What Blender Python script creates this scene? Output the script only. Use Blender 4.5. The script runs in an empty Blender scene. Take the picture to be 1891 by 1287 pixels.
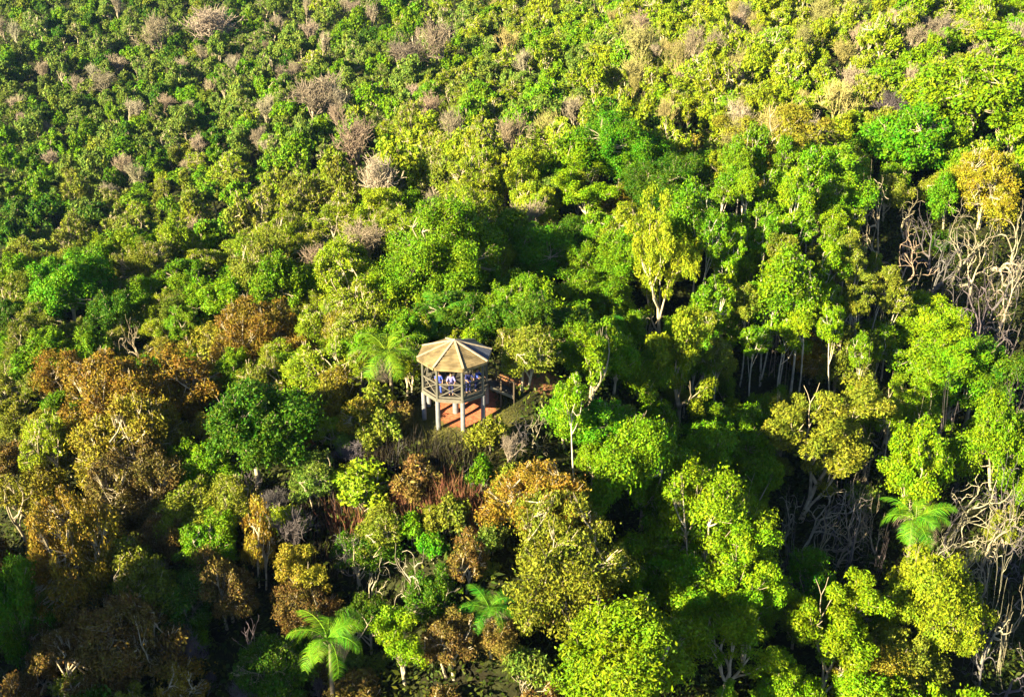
import bpy, bmesh, math, random
import numpy as np
from mathutils import Vector, Matrix

R = math.radians
rng = np.random.default_rng(11)
random.seed(5)
sc = bpy.context.scene
COL = sc.collection

# ------------------------------------------------------------------ camera
W0, H0 = 1891.0, 1287.0
FPX = 2027.0
PITCH = R(24.5)
CAM = np.array([0.0, -68.1, 36.2])
cd = bpy.data.cameras.new('camera')
cam = bpy.data.objects.new('camera', cd)
COL.objects.link(cam)
cam.location = CAM
cam.rotation_euler = (R(90) - PITCH, 0, 0)
cd.sensor_fit = 'HORIZONTAL'
cd.sensor_width = 36.0
cd.lens = 36.0 * FPX / W0
cd.clip_end = 6000
sc.camera = cam
FWD = np.array([0, math.cos(PITCH), -math.sin(PITCH)])
UPV = np.array([0, math.sin(PITCH), math.cos(PITCH)])
RGT = np.array([1.0, 0, 0])

# ------------------------------------------------------------------ light
SUN_EL, SUN_AZ = 23.0, 38.0          # azimuth: degrees from the left towards the viewer
sd = np.array([-math.cos(R(SUN_EL)) * math.cos(R(SUN_AZ)), -math.cos(R(SUN_EL)) * math.sin(R(SUN_AZ)), math.sin(R(SUN_EL))])
world = bpy.data.worlds.new('World')
sc.world = world
world.use_nodes = True
wn = world.node_tree
bg = wn.nodes['Background']
sky = wn.nodes.new('ShaderNodeTexSky')
sky.sky_type = 'NISHITA'
sky.sun_disc = False
sky.air_density = 0.6
sky.dust_density = 0.2
sky.sun_elevation = R(SUN_EL)
sky.sun_rotation = math.atan2(sd[0], sd[1])
wn.links.new(sky.outputs[0], bg.inputs[0])
bg.inputs[1].default_value = 0.05
sl = bpy.data.lights.new('sun', 'SUN')
sl.energy = 5.0
sl.angle = R(0.5)
sl.color = (1.0, 0.86, 0.55)
sun = bpy.data.objects.new('sun', sl)
COL.objects.link(sun)
sun.rotation_euler = Vector(sd).to_track_quat('Z', 'Y').to_euler()
sc.view_settings.view_transform = 'Standard'
sc.view_settings.look = 'None'
sc.view_settings.exposure = 2.25
sc.view_settings.gamma = 1.0
sc.render.engine = 'CYCLES'
sc.cycles.max_bounces = 5
sc.cycles.diffuse_bounces = 1
sc.cycles.transmission_bounces = 3
sc.cycles.glossy_bounces = 2

# ------------------------------------------------------------------ helpers
def proj(p):
    d = np.asarray(p, float) - CAM
    t = d @ FWD
    return W0 / 2 + FPX * (d @ RGT) / t, H0 / 2 - FPX * (d @ UPV) / t, t

def ray(px, py, t):
    return CAM + t * (FWD + RGT * (px - W0 / 2) / FPX - UPV * (py - H0 / 2) / FPX)

def empty(name, loc, rz=0.0):
    o = bpy.data.objects.new(name, None)
    o.empty_display_size = 0.3
    COL.objects.link(o)
    o.location = loc
    o.rotation_euler = (0, 0, rz)
    return o

def tag(o, label=None, cat=None, group=None, kind=None):
    if label: o['label'] = label
    if cat: o['category'] = cat
    if group: o['group'] = group
    if kind: o['kind'] = kind
    return o

def link(name, me, parent=None, mat=None):
    o = bpy.data.objects.new(name, me)
    COL.objects.link(o)
    if parent is not None: o.parent = parent
    if mat is not None and not me.materials: me.materials.append(mat)
    return o

def mesh_np(name, V, F, smooth=False):
    """V (n,3); F: list of index arrays with equal width each"""
    me = bpy.data.meshes.new(name)
    V = np.asarray(V, np.float32)
    loops = np.concatenate([np.asarray(f, np.int32).ravel() for f in F])
    tot = np.concatenate([np.full(len(f), np.asarray(f).shape[1], np.int32) for f in F])
    start = np.concatenate([[0], np.cumsum(tot)[:-1]]).astype(np.int32)
    me.vertices.add(len(V)); me.vertices.foreach_set('co', V.ravel())
    me.loops.add(len(loops)); me.loops.foreach_set('vertex_index', loops)
    me.polygons.add(len(tot)); me.polygons.foreach_set('loop_start', start); me.polygons.foreach_set('loop_total', tot)
    if smooth: me.polygons.foreach_set('use_smooth', np.ones(len(tot), bool))
    me.update(calc_edges=True)
    return me

class Tubes:
    def __init__(s): s.V, s.F, s.n = [], [], 0
    def add(s, pts, rad, k=4):
        pts = np.asarray(pts, float); n = len(pts)
        d = np.gradient(pts, axis=0); d /= np.linalg.norm(d, axis=1)[:, None] + 1e-9
        ref = np.array([0.31, 0.95, 0.1]) if abs(d[0] @ np.array([0.31, 0.95, 0.1])) < 0.85 else np.array([1.0, 0, 0])
        a = np.cross(d, ref); a /= np.linalg.norm(a, axis=1)[:, None] + 1e-9
        b = np.cross(d, a)
        th = np.arange(k) * 2 * math.pi / k
        r = np.broadcast_to(np.asarray(rad, float), (n,))
        ring = pts[:, None] + r[:, None, None] * (a[:, None] * np.cos(th)[None, :, None] + b[:, None] * np.sin(th)[None, :, None])
        s.V.append(ring.reshape(-1, 3))
        i = np.arange(n - 1)[:, None] * k; j = np.arange(k)[None]; jn = (j + 1) % k
        s.F.append(np.stack([i + j, i + jn, i + k + jn, i + k + j], -1).reshape(-1, 4) + s.n)
        s.n += n * k
    def mesh(s, name): return mesh_np(name, np.concatenate(s.V), [np.concatenate(s.F)], True)

def nrm(v): return v / (np.linalg.norm(v, axis=-1, keepdims=True) + 1e-9)

def leaves(P, N, L, Wd, g, fold=0.25):
    """diamond leaves: centre P, facing N, length L, width Wd"""
    n = len(P)
    t = nrm(np.cross(N, g.normal(size=(n, 3))))
    b = np.cross(N, t)
    L = (np.broadcast_to(L, (n,)) * np.clip(np.exp(g.normal(size=n) * .38), .4, 2.1))[:, None] / 2
    Wd = (np.broadcast_to(Wd, (n,)) * np.clip(np.exp(g.normal(size=n) * .3), .45, 1.8))[:, None] / 2
    V = np.stack([P - t * L, P + b * Wd - N * Wd * fold + t * L * 0.15, P + t * L - N * L * 0.15, P - b * Wd - N * Wd * fold + t * L * 0.15], 1).reshape(-1, 3)
    F = np.arange(n * 4).reshape(n, 4)
    return V, F

# ------------------------------------------------------------------ materials
def newmat(name):
    m = bpy.data.materials.new(name); m.use_nodes = True
    return m, m.node_tree.nodes, m.node_tree.links, m.node_tree.nodes['Principled BSDF']

def mat_leaf():
    m, N, L, P = newmat('leaf')
    oi = N.new('ShaderNodeObjectInfo'); geo = N.new('ShaderNodeNewGeometry')
    tc = N.new('ShaderNodeTexCoord')
    no = N.new('ShaderNodeTexNoise'); no.inputs['Scale'].default_value = 0.55; no.inputs['Detail'].default_value = 2
    L.new(geo.outputs['Position'], no.inputs['Vector'])
    hs = N.new('ShaderNodeHueSaturation')
    mh = N.new('ShaderNodeMapRange'); mh.inputs[3].default_value = 0.48; mh.inputs[4].default_value = 0.52
    mh.inputs[1].default_value = 0.3; mh.inputs[2].default_value = 0.7
    L.new(no.outputs['Fac'], mh.inputs[0]); rj = N.new('ShaderNodeTexWhiteNoise'); rj.noise_dimensions = '1D'
    L.new(geo.outputs['Random Per Island'], rj.inputs['W'])
    ra = N.new('ShaderNodeMath'); ra.operation = 'MULTIPLY_ADD'; ra.inputs[1].default_value = .05
    L.new(rj.outputs['Value'], ra.inputs[0]); L.new(mh.outputs[0], ra.inputs[2])
    rb = N.new('ShaderNodeMath'); rb.operation = 'SUBTRACT'; rb.inputs[1].default_value = .025
    L.new(ra.outputs[0], rb.inputs[0]); L.new(rb.outputs[0], hs.inputs['Hue'])
    mv = N.new('ShaderNodeMapRange'); mv.inputs[3].default_value = 0.6; mv.inputs[4].default_value = 1.4
    L.new(geo.outputs['Random Per Island'], mv.inputs[0]); L.new(mv.outputs[0], hs.inputs['Value'])
    wn2 = N.new('ShaderNodeTexWhiteNoise'); wn2.noise_dimensions = '1D'
    ml = N.new('ShaderNodeMath'); ml.operation = 'MULTIPLY_ADD'; ml.inputs[1].default_value = 37.0; ml.inputs[2].default_value = 3.0
    L.new(geo.outputs['Random Per Island'], ml.inputs[0]); L.new(ml.outputs[0], wn2.inputs['W'])
    gt = N.new('ShaderNodeMapRange'); gt.inputs[1].default_value = .72; gt.inputs[2].default_value = 1.0; gt.inputs[3].default_value = 0; gt.inputs[4].default_value = .35
    L.new(wn2.outputs['Value'], gt.inputs[0])
    mxc = N.new('ShaderNodeMix'); mxc.data_type = 'RGBA'; mxc.inputs[7].default_value = (.18, .2, .012, 1)
    L.new(gt.outputs[0], mxc.inputs[0]); L.new(oi.outputs['Color'], mxc.inputs[6])
    L.new(mxc.outputs[2], hs.inputs['Color'])
    L.new(hs.outputs[0], P.inputs['Base Color'])
    P.inputs['Roughness'].default_value = 0.55
    P.inputs['Specular IOR Level'].default_value = 0.12
    tr = N.new('ShaderNodeBsdfTranslucent'); L.new(hs.outputs[0], tr.inputs['Color'])
    mx = N.new('ShaderNodeMixShader'); mx.inputs[0].default_value = 0.09
    L.new(P.outputs[0], mx.inputs[1]); L.new(tr.outputs[0], mx.inputs[2])
    L.new(mx.outputs[0], N['Material Output'].inputs['Surface'])
    return m

def mat_bark():
    m, N, L, P = newmat('bark')
    oi = N.new('ShaderNodeObjectInfo'); geo = N.new('ShaderNodeNewGeometry')
    no = N.new('ShaderNodeTexNoise'); no.inputs['Scale'].default_value = 2.2; no.inputs['Detail'].default_value = 4
    L.new(geo.outputs['Position'], no.inputs['Vector'])
    hs = N.new('ShaderNodeHueSaturation')
    mv = N.new('ShaderNodeMapRange'); mv.inputs[1].default_value = 0.3; mv.inputs[2].default_value = 0.7
    mv.inputs[3].default_value = 0.6; mv.inputs[4].default_value = 1.3
    L.new(no.outputs['Fac'], mv.inputs[0]); L.new(mv.outputs[0], hs.inputs['Value'])
    L.new(oi.outputs['Color'], hs.inputs['Color']); L.new(hs.outputs[0], P.inputs['Base Color'])
    P.inputs['Roughness'].default_value = 0.85; P.inputs['Specular IOR Level'].default_value = 0.15
    return m

def mat_plain(name, col, rough=0.7, var=0.25, scale=6.0, stretch=(1, 1, 1), col2=None, metallic=0.0):
    m, N, L, P = newmat(name)
    tc = N.new('ShaderNodeTexCoord'); mp = N.new('ShaderNodeMapping'); mp.inputs['Scale'].default_value = stretch
    L.new(tc.outputs['Object'], mp.inputs[0])
    no = N.new('ShaderNodeTexNoise'); no.inputs['Scale'].default_value = scale; no.inputs['Detail'].default_value = 5
    L.new(mp.outputs[0], no.inputs['Vector'])
    cr = N.new('ShaderNodeValToRGB')
    c2 = col2 or tuple(c * (1 + var) for c in col)
    cr.color_ramp.elements[0].position = 0.3; cr.color_ramp.elements[1].position = 0.7
    cr.color_ramp.elements[0].color = (*[c * (1 - var) for c in col], 1); cr.color_ramp.elements[1].color = (*c2, 1)
    L.new(no.outputs['Fac'], cr.inputs[0]); L.new(cr.outputs[0], P.inputs['Base Color'])
    P.inputs['Roughness'].default_value = rough; P.inputs['Metallic'].default_value = metallic
    P.inputs['Specular IOR Level'].default_value = 0.3
    return m

LEAF, BARK = mat_leaf(), mat_bark()

# ------------------------------------------------------------------ terrain
GX, GY = -3.93, 0.0                     # the gazebo stands here, ground z = 0
def cp(px, py, t, drop): 
    p = ray(px, py, t); return (p[0], p[1], p[2] - drop)
CTRL = [
    cp(40, 440, 138, 17), cp(350, 370, 145, 13), cp(650, 290, 149, 9),
    cp(1790, 560, 95, 12.5), cp(1850, 460, 100, 12),
    (GX, 0, 0.15), (GX - 2.2, -1.5, .05), (GX, -2.6, -0.02), (GX + 1.5, -2.2, -.02), (GX - 1, -4.2, -.7), (GX - 3.5, 0, -.2), (GX, 3, 0.9), (GX + 3, 1.8, 1.2), (GX + 6, 2.5, 1.7), (GX + 3.6, -1.5, -0.1),
    (GX - 2, -7, -2.2), (GX + 5, -7, -2.8), (GX - 9, -6, -2.2), (GX - 2, -14, -5.2), (GX - 10, -16, -6.5), (GX + 6, -18, -8), (-25, -24, -10), (15, -26, -13), (0, -34, -15), (30, -30, -16), (-31, -33, -11), (-48, -45, 4.5), (-58, -30, 6), (-46, -60, 0),  # last three points: unseen spur added to shade the lower left
    cp(1250, 850, 73, 8.5), cp(1700, 1000, 71, 9.5), cp(1850, 1200, 66, 10), cp(1800, 700, 84, 9), cp(1450, 640, 89, 11.5),
    cp(100, 720, 82, 6), cp(0, 950, 74, 6.5), cp(420, 620, 88, 5.5), cp(200, 820, 78, 6),
    cp(800, 440, 90, 9), cp(1130, 300, 104, 10), cp(1500, 420, 101, 8.5), cp(1520, 320, 108, 7.5), cp(1850, 280, 112, 8), cp(1650, 130, 128, 7), cp(1500, 30, 150, 6.5), cp(1891, 0, 158, 6.5), cp(1200, 20, 178, 6),
    cp(0, 480, 112, 6), cp(300, 430, 114, 6), cp(600, 350, 117, 6), cp(850, 260, 125, 6), cp(1100, 190, 138, 6),
    cp(0, 440, 166, 6), cp(150, 340, 180, 5.5), cp(400, 270, 180, 5.5), cp(700, 200, 178, 5.5), cp(900, 130, 186, 5.5),
    cp(0, 200, 228, 5.5), cp(0, 0, 290, 5), cp(450, 0, 264, 5), cp(900, 0, 230, 5),
    cp(0, -170, 390, 5), cp(945, -170, 320, 5), cp(1891, -170, 240, 5), cp(-700, 100, 280, 5), cp(-700, 480, 150, 6), cp(-500, 900, 80, 7), cp(2500, 100, 150, 7), cp(2500, 700, 90, 8), cp(2600, 1200, 64, 10), cp(-600, -170, 420, 5), cp(2600, -170, 240, 5),
]
CT = np.array(CTRL)
def tps_fit(X, z, lam=0.02):
    n = len(X)
    d = np.linalg.norm(X[:, None] - X[None], axis=-1)
    K = np.where(d > 0, d * d * np.log(d + 1e-9), 0) + lam * np.eye(n) * 100
    Pm = np.c_[np.ones(n), X]
    A = np.block([[K, Pm], [Pm.T, np.zeros((3, 3))]])
    return np.linalg.solve(A, np.r_[z, 0, 0, 0])
_tw = tps_fit(CT[:, :2], CT[:, 2])
def tps(x, y):
    q = np.stack([x, y], -1)
    out = np.zeros(x.shape)
    for i in range(len(CT)):
        d = np.hypot(q[..., 0] - CT[i, 0], q[..., 1] - CT[i, 1])
        out += _tw[i] * np.where(d > 0, d * d * np.log(d + 1e-9), 0)
    return out + _tw[-3] + _tw[-2] * q[..., 0] + _tw[-1] * q[..., 1]
def axis(lo, hi, step, far):
    core = np.arange(lo, hi + 1e-6, step)
    ext = np.array([15, 40, 90, 180, 350, 700, far], float)
    return np.r_[lo - ext[::-1], core, hi + ext]
TX, TY = axis(-162, 162, 1.2, 1500), axis(-72, 310, 1.2, 2500)
gx, gy = np.meshgrid(TX, TY)
cxx, cyy = np.clip(gx, -180, 180), np.clip(gy, -80, 322)
TZ = tps(cxx, cyy)
bump = 0.5 * np.sin(gx * 0.21 + 1.3 * np.sin(gy * 0.13)) * np.sin(gy * 0.19 + 0.8) + 0.25 * np.sin(gx * 0.53 + gy * 0.31)
bump = bump - 3.2 * np.exp(-((gx + 10.5) / 5.5) ** 2 - ((gy + 14) / 6.5) ** 2)  # ground sunk here to bring the hollow into shade
away = np.clip((np.hypot(gx - GX, gy) - 5) / 8, 0, 1)
TZ = TZ + bump * away
def ground(x, y):
    x = np.asarray(x, float); y = np.asarray(y, float)
    i = np.clip(np.searchsorted(TX, x) - 1, 0, len(TX) - 2); j = np.clip(np.searchsorted(TY, y) - 1, 0, len(TY) - 2)
    u = np.clip((x - TX[i]) / (TX[i + 1] - TX[i]), 0, 1); v = np.clip((y - TY[j]) / (TY[j + 1] - TY[j]), 0, 1)
    return (TZ[j, i] * (1 - u) + TZ[j, i + 1] * u) * (1 - v) + (TZ[j + 1, i] * (1 - u) + TZ[j + 1, i + 1] * u) * v

def mat_ground():
    m, N, L, P = newmat('forest_floor')
    geo = N.new('ShaderNodeNewGeometry')
    n1 = N.new('ShaderNodeTexNoise'); n1.inputs['Scale'].default_value = 0.6; n1.inputs['Detail'].default_value = 6
    n2 = N.new('ShaderNodeTexNoise'); n2.inputs['Scale'].default_value = 5.0; n2.inputs['Detail'].default_value = 6
    L.new(geo.outputs['Position'], n1.inputs['Vector']); L.new(geo.outputs['Position'], n2.inputs['Vector'])
    cr = N.new('ShaderNodeValToRGB')
    e = cr.color_ramp.elements; e[0].position = .35; e[0].color = (.02, .018, .009, 1); e[1].position = .65; e[1].color = (.035, .042, .012, 1)
    L.new(n1.outputs['Fac'], cr.inputs[0])
    # clearing: short olive grass round the gazebo, red earth below its deck
    def blob(cx, cy, rx, ry, soft):
        s = N.new('ShaderNodeVectorMath'); s.operation = 'SUBTRACT'; s.inputs[1].default_value = (cx, cy, 0); L.new(geo.outputs['Position'], s.inputs[0])
        k = N.new('ShaderNodeVectorMath'); k.operation = 'MULTIPLY'; k.inputs[1].default_value = (1 / rx, 1 / ry, 0); L.new(s.outputs[0], k.inputs[0])
        ln = N.new('ShaderNodeVectorMath'); ln.operation = 'LENGTH'; L.new(k.outputs[0], ln.inputs[0])
        ad = N.new('ShaderNodeMath'); ad.operation = 'MULTIPLY_ADD'; ad.inputs[1].default_value = 0.9; L.new(n2.outputs['Fac'], ad.inputs[0]); L.new(ln.outputs['Value'], ad.inputs[2])
        mr = N.new('ShaderNodeMapRange'); mr.inputs[1].default_value = 1.45 - soft; mr.inputs[2].default_value = 1.45 + soft; mr.inputs[3].default_value = 1; mr.inputs[4].default_value = 0
        L.new(ad.outputs[0], mr.inputs[0]); return mr.outputs[0]
    def mix(fac, a, col):
        x = N.new('ShaderNodeMix'); x.data_type = 'RGBA'; L.new(fac, x.inputs[0]); L.new(a, x.inputs[6])
        if isinstance(col, tuple): x.inputs[7].default_value = (*col, 1)
        else: L.new(col, x.inputs[7])
        return x.outputs[2]
    c = mix(blob(GX - .6, -2.2, 5.2, 3.6, .2), cr.outputs[0], (.10, .095, .028))
    c = mix(blob(GX + .75, 0.5, 2.1, 2.3, .12), c, (.40, .13, .065))
    c = mix(blob(GX + 5.8, 2.6, 3.4, 1.1, .2), c, (.36, .16, .08))
    c = mix(blob(GX - 8, 0.2, 3.2, 1.2, .25), c, (.34, .15, .06))
    hs = N.new('ShaderNodeHueSaturation'); mv = N.new('ShaderNodeMapRange'); mv.inputs[1].default_value = .3; mv.inputs[2].default_value = .7; mv.inputs[3].default_value = .6; mv.inputs[4].default_value = 1.35
    L.new(n2.outputs['Fac'], mv.inputs[0]); L.new(mv.outputs[0], hs.inputs['Value']); L.new(c, hs.inputs['Color'])
    L.new(hs.outputs[0], P.inputs['Base Color']); P.inputs['Roughness'].default_value = .95; P.inputs['Specular IOR Level'].default_value = .1
    bp = N.new('ShaderNodeBump'); bp.inputs['Strength'].default_value = .6; bp.inputs['Distance'].default_value = .12
    L.new(n2.outputs['Fac'], bp.inputs['Height']); L.new(bp.outputs[0], P.inputs['Normal'])
    return m
ny, nx = gx.shape
idx = np.arange(ny * nx).reshape(ny, nx)
q = np.stack([idx[:-1, :-1], idx[:-1, 1:], idx[1:, 1:], idx[1:, :-1]], -1).reshape(-1, 4)
terrain = link('terrain', mesh_np('terrain', np.stack([gx, gy, TZ], -1).reshape(-1, 3), [q], True), None, mat_ground())
tag(terrain, kind='structure')

# ------------------------------------------------------------------ gazebo
M_plank = mat_plain('roof_plank', (.225, .168, .082), .7, .45, 2.0, (1, 1, 1))
M_sheet_shade = mat_plain('roof_sheet_shaded', (.10, .11, .15), .5, .25, 4.0)  # right facet's shade put into the sheet as dark blue-grey
M_cap = mat_plain('hip_cap', (.4, .32, .22), .6, .15, 5.0)
M_post = mat_plain('weathered_post', (.115, .11, .085), .75, .25, 4.0, (1, 1, .2))
M_conc = mat_plain('concrete_column', (.215, .215, .225), .8, .2, 3.0)
M_timber = mat_plain('rail_timber', (.16, .145, .11), .75, .25, 4.0)
M_deck = mat_plain('deck_board', (.07, .06, .045), .8, .3, 4.0)
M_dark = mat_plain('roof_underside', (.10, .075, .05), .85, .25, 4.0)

class MB:
    def __init__(s): s.bm = bmesh.new()
    def poly(s, pts):
        return s.bm.faces.new([s.bm.verts.new(p) for p in pts])
    def prism(s, pts, vec):
        """closed solid: polygon pts swept by vec"""
        a = [s.bm.verts.new(p) for p in pts]; b = [s.bm.verts.new(Vector(p) + Vector(vec)) for p in pts]
        s.bm.faces.new(a[::-1]); s.bm.faces.new(b)
        n = len(a)
        for i in range(n): s.bm.faces.new((a[i], a[(i + 1) % n], b[(i + 1) % n], b[i]))
    def bar(s, p, q, w, h, up=(0, 0, 1)):
        p, q = Vector(p), Vector(q); d = (q - p).normalized(); u = Vector(up)
        if abs(d.dot(u)) > .95: u = Vector((1, 0, 0))
        x = d.cross(u).normalized(); y = x.cross(d)
        s.prism([p + x * w / 2 * a + y * h / 2 * b for a, b in ((-1, -1), (1, -1), (1, 1), (-1, 1))], q - p)
    def cyl(s, base, r0, r1, h, n=14):
        b = Vector(base)
        A = [s.bm.verts.new(b + Vector((r0 * math.cos(6.2832 * i / n), r0 * math.sin(6.2832 * i / n), 0))) for i in range(n)]
        B = [s.bm.verts.new(b + Vector((r1 * math.cos(6.2832 * i / n), r1 * math.sin(6.2832 * i / n), h))) for i in range(n)]
        for i in range(n): s.bm.faces.new((A[i], A[(i + 1) % n], B[(i + 1) % n], B[i]))
        s.bm.faces.new(A[::-1]); s.bm.faces.new(B)
    def build(s, name, mat, parent=None, bevel=0):
        if bevel: bmesh.ops.bevel(s.bm, geom=list(s.bm.edges), offset=bevel, segments=1, affect='EDGES')
        bmesh.ops.recalc_face_normals(s.bm, faces=s.bm.faces)
        me = bpy.data.meshes.new(name); s.bm.to_mesh(me); s.bm.free()
        me.materials.append(mat)
        return link(name, me, parent)

GZ = .15
gz = empty('gazebo', (GX, GY, GZ))
tag(gz, 'raised octagonal wooden gazebo with pale planked roof on concrete columns', 'gazebo')
ANG = [R(-119.5 + 45 * k) for k in range(8)]      # vertex k; facet k lies between vertex k and k+1 (facet 0 faces the viewer)
DECK, EAVE, APEX, RR, RP = 2.2, 4.6, 5.62, 2.6, 2.24
def ring(r, z): return [Vector((r * math.cos(a), r * math.sin(a), z)) for a in ANG]
apex = Vector((0, 0, APEX))
ev = ring(RR, EAVE)
for k in range(8):
    a, b = ev[k], ev[(k + 1) % 8]
    mb = MB()
    ribbed = k == 2
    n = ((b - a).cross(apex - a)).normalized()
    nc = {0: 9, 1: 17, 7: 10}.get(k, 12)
    if ribbed:
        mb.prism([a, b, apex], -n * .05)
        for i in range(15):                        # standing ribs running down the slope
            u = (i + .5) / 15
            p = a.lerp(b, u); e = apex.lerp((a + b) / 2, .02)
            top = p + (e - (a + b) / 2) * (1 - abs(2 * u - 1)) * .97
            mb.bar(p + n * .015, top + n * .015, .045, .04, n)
        mat = M_sheet_shade
    else:
        for i in range(nc):
            t0, t1 = i / nc, (i + 1) / nc - (0.004 if k else .012)
            p = [a.lerp(apex, t0), b.lerp(apex, t0), b.lerp(apex, t1), a.lerp(apex, t1)]
            lift = n * (.05 if k != 1 else .035)
            jit = n * random.uniform(0, .012)
            lo = [p[0] + lift + jit, p[1] + lift + jit, p[2] + jit + n * .008, p[3] + jit + n * .008]
            dn = [x - n * .05 for x in (p[3], p[2], p[1], p[0])]
            vs = [mb.bm.verts.new(x) for x in lo] + [mb.bm.verts.new(x) for x in reversed(dn)]
            for f in ((0, 1, 2, 3), (7, 6, 5, 4), (0, 4, 5, 1), (1, 5, 6, 2), (2, 6, 7, 3), (3, 7, 4, 0)): mb.bm.faces.new([vs[q] for q in f])
        mat = M_plank
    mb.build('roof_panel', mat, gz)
    mb = MB(); mb.bar(a * 1.012 + Vector((0, 0, .03)), apex + Vector((0, 0, .05)), .13, .07); mb.build('hip_cap', M_cap, gz)
    mb = MB(); d = (b - a).normalized(); o = Vector((a.x + b.x, a.y + b.y, 0)).normalized()
    mb.bar(a + d * .03 + o * .02 + Vector((0, 0, -.1)), b - d * .03 + o * .02 + Vector((0, 0, -.1)), .035, .15); mb.build('fascia', M_plank, gz)
    # rafters under the roof
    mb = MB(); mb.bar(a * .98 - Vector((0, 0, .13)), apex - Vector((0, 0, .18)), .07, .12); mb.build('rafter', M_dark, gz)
mb = MB(); mb.cyl((0, 0, APEX - .02), .17, .06, .14, 8); mb.build('finial', M_cap, gz)
pr = ring(RP, 0)
for k in range(8):
    p = pr[k]; g = float(ground(GX + p.x, GY + p.y)) - .3 - GZ
    mb = MB(); mb.cyl((p.x, p.y, g), .165, .155, DECK - .2 - g); mb.build('column', M_conc, gz)
    mb = MB(); mb.cyl((p.x, p.y, DECK - .22), .105, .095, EAVE - .05 - DECK + .22 - .05, 10); mb.build('post', M_post, gz)
mb = MB(); mb.cyl((0, 0, -.3), .21, .21, DECK + .22, 16); mb.build('centre_column', M_conc, gz)
dk = MB(); rr = ring(RP + .06, 0)
dk.prism([Vector((p.x, p.y, DECK - .07)) for p in rr], (0, 0, .07)); dk.build('deck', M_deck, gz)
for k in range(8):
    a, b = ring(RP + .09, DECK - .12)[k], ring(RP + .09, DECK - .12)[(k + 1) % 8]
    d = (b - a).normalized()
    mb = MB(); mb.bar(a + d * .02, b - d * .02, .07, .24); mb.build('deck_fascia', M_timber, gz)
    a, b = ring(RP * .985, EAVE - .14)[k], ring(RP * .985, EAVE - .14)[(k + 1) % 8]
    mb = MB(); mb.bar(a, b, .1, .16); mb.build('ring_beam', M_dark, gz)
    if k == 3 or k == 2: continue
    a, b = pr[k].lerp(pr[(k + 1) % 8], .045), pr[k].lerp(pr[(k + 1) % 8], .955)
    Z = lambda v, z: Vector((v.x, v.y, z))
    if True:
        rail = empty('railing', (0, 0, 0)); rail.parent = gz
        mb = MB(); mb.bar(Z(a, DECK + 1.08), Z(b, DECK + 1.08), .08, .055); mb.build('top_rail', M_timber, rail)
        mb = MB(); mb.bar(Z(a, DECK + .1), Z(b, DECK + .1), .06, .08); mb.build('bottom_rail', M_timber, rail)
        o = Vector((a.x + b.x, a.y + b.y, 0)).normalized() * .032
        mb = MB(); mb.bar(Z(a + o, DECK + .14), Z(b + o, DECK + 1.04), .035, .05); mb.build('brace', M_timber, rail)
        mb = MB(); mb.bar(Z(a - o, DECK + 1.04), Z(b - o, DECK + .14), .035, .05); mb.build('brace', M_timber, rail)
# bench along the left bays inside
mb = MB()
for k in (5, 6):
    a, b = pr[k] * .9, pr[(k + 1) % 8] * .9
    mb.bar(Vector((a.x, a.y, DECK + .45)), Vector((b.x, b.y, DECK + .45)), .35, .05)
    for t in (.2, .8):
        c = a.lerp(b, t); mb.bar(Vector((c.x, c.y, DECK)), Vector((c.x, c.y, DECK + .42)), .08, .08)
mb.build('bench', M_timber, gz)

# stairway from the right back bay down to the hillside
st = empty('stairway', (GX, GY, GZ)); tag(st, 'short timber stairway with handrails leading down from the gazebo deck', 'stairway')
s0 = Vector((2.25, .55, 0)); sdir = Vector((.97, .24, 0)).normalized(); side = Vector((-sdir.y, sdir.x, 0))
NS = 6; run = .29; drop = (DECK - 1.2) / NS
for i in range(NS):
    p = s0 + sdir * (run * i + .2) ; z = DECK - .06 - drop * i
    mb = MB(); mb.bar(p - side * .55 + Vector((0, 0, z)), p + side * .55 + Vector((0, 0, z)), run + .03, .05); mb.build('tread', M_deck, st)
for s in (-1, 1):
    p0 = s0 + side * .6 * s; p1 = p0 + sdir * run * NS
    mb = MB(); mb.bar(p0 + Vector((0, 0, DECK - .14)), p1 + Vector((0, 0, DECK - .14 - drop * NS)), .06, .22); mb.build('stringer', M_timber, st)
    mb = MB(); mb.bar(p0 + Vector((0, 0, DECK + 1.05)), p1 + Vector((0, 0, DECK + 1.05 - drop * NS)), .08, .07); mb.build('handrail', M_dark, st)
    for t in (.45, .98):
        p = p0.lerp(p1, t); zt = DECK + 1.02 - drop * NS * t
        mb = MB(); mb.bar(Vector((p.x, p.y, float(ground(GX + p.x, p.y)) - .2)), Vector((p.x, p.y, zt)), .09, .09); mb.build('newel_post', M_dark, st)

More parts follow.
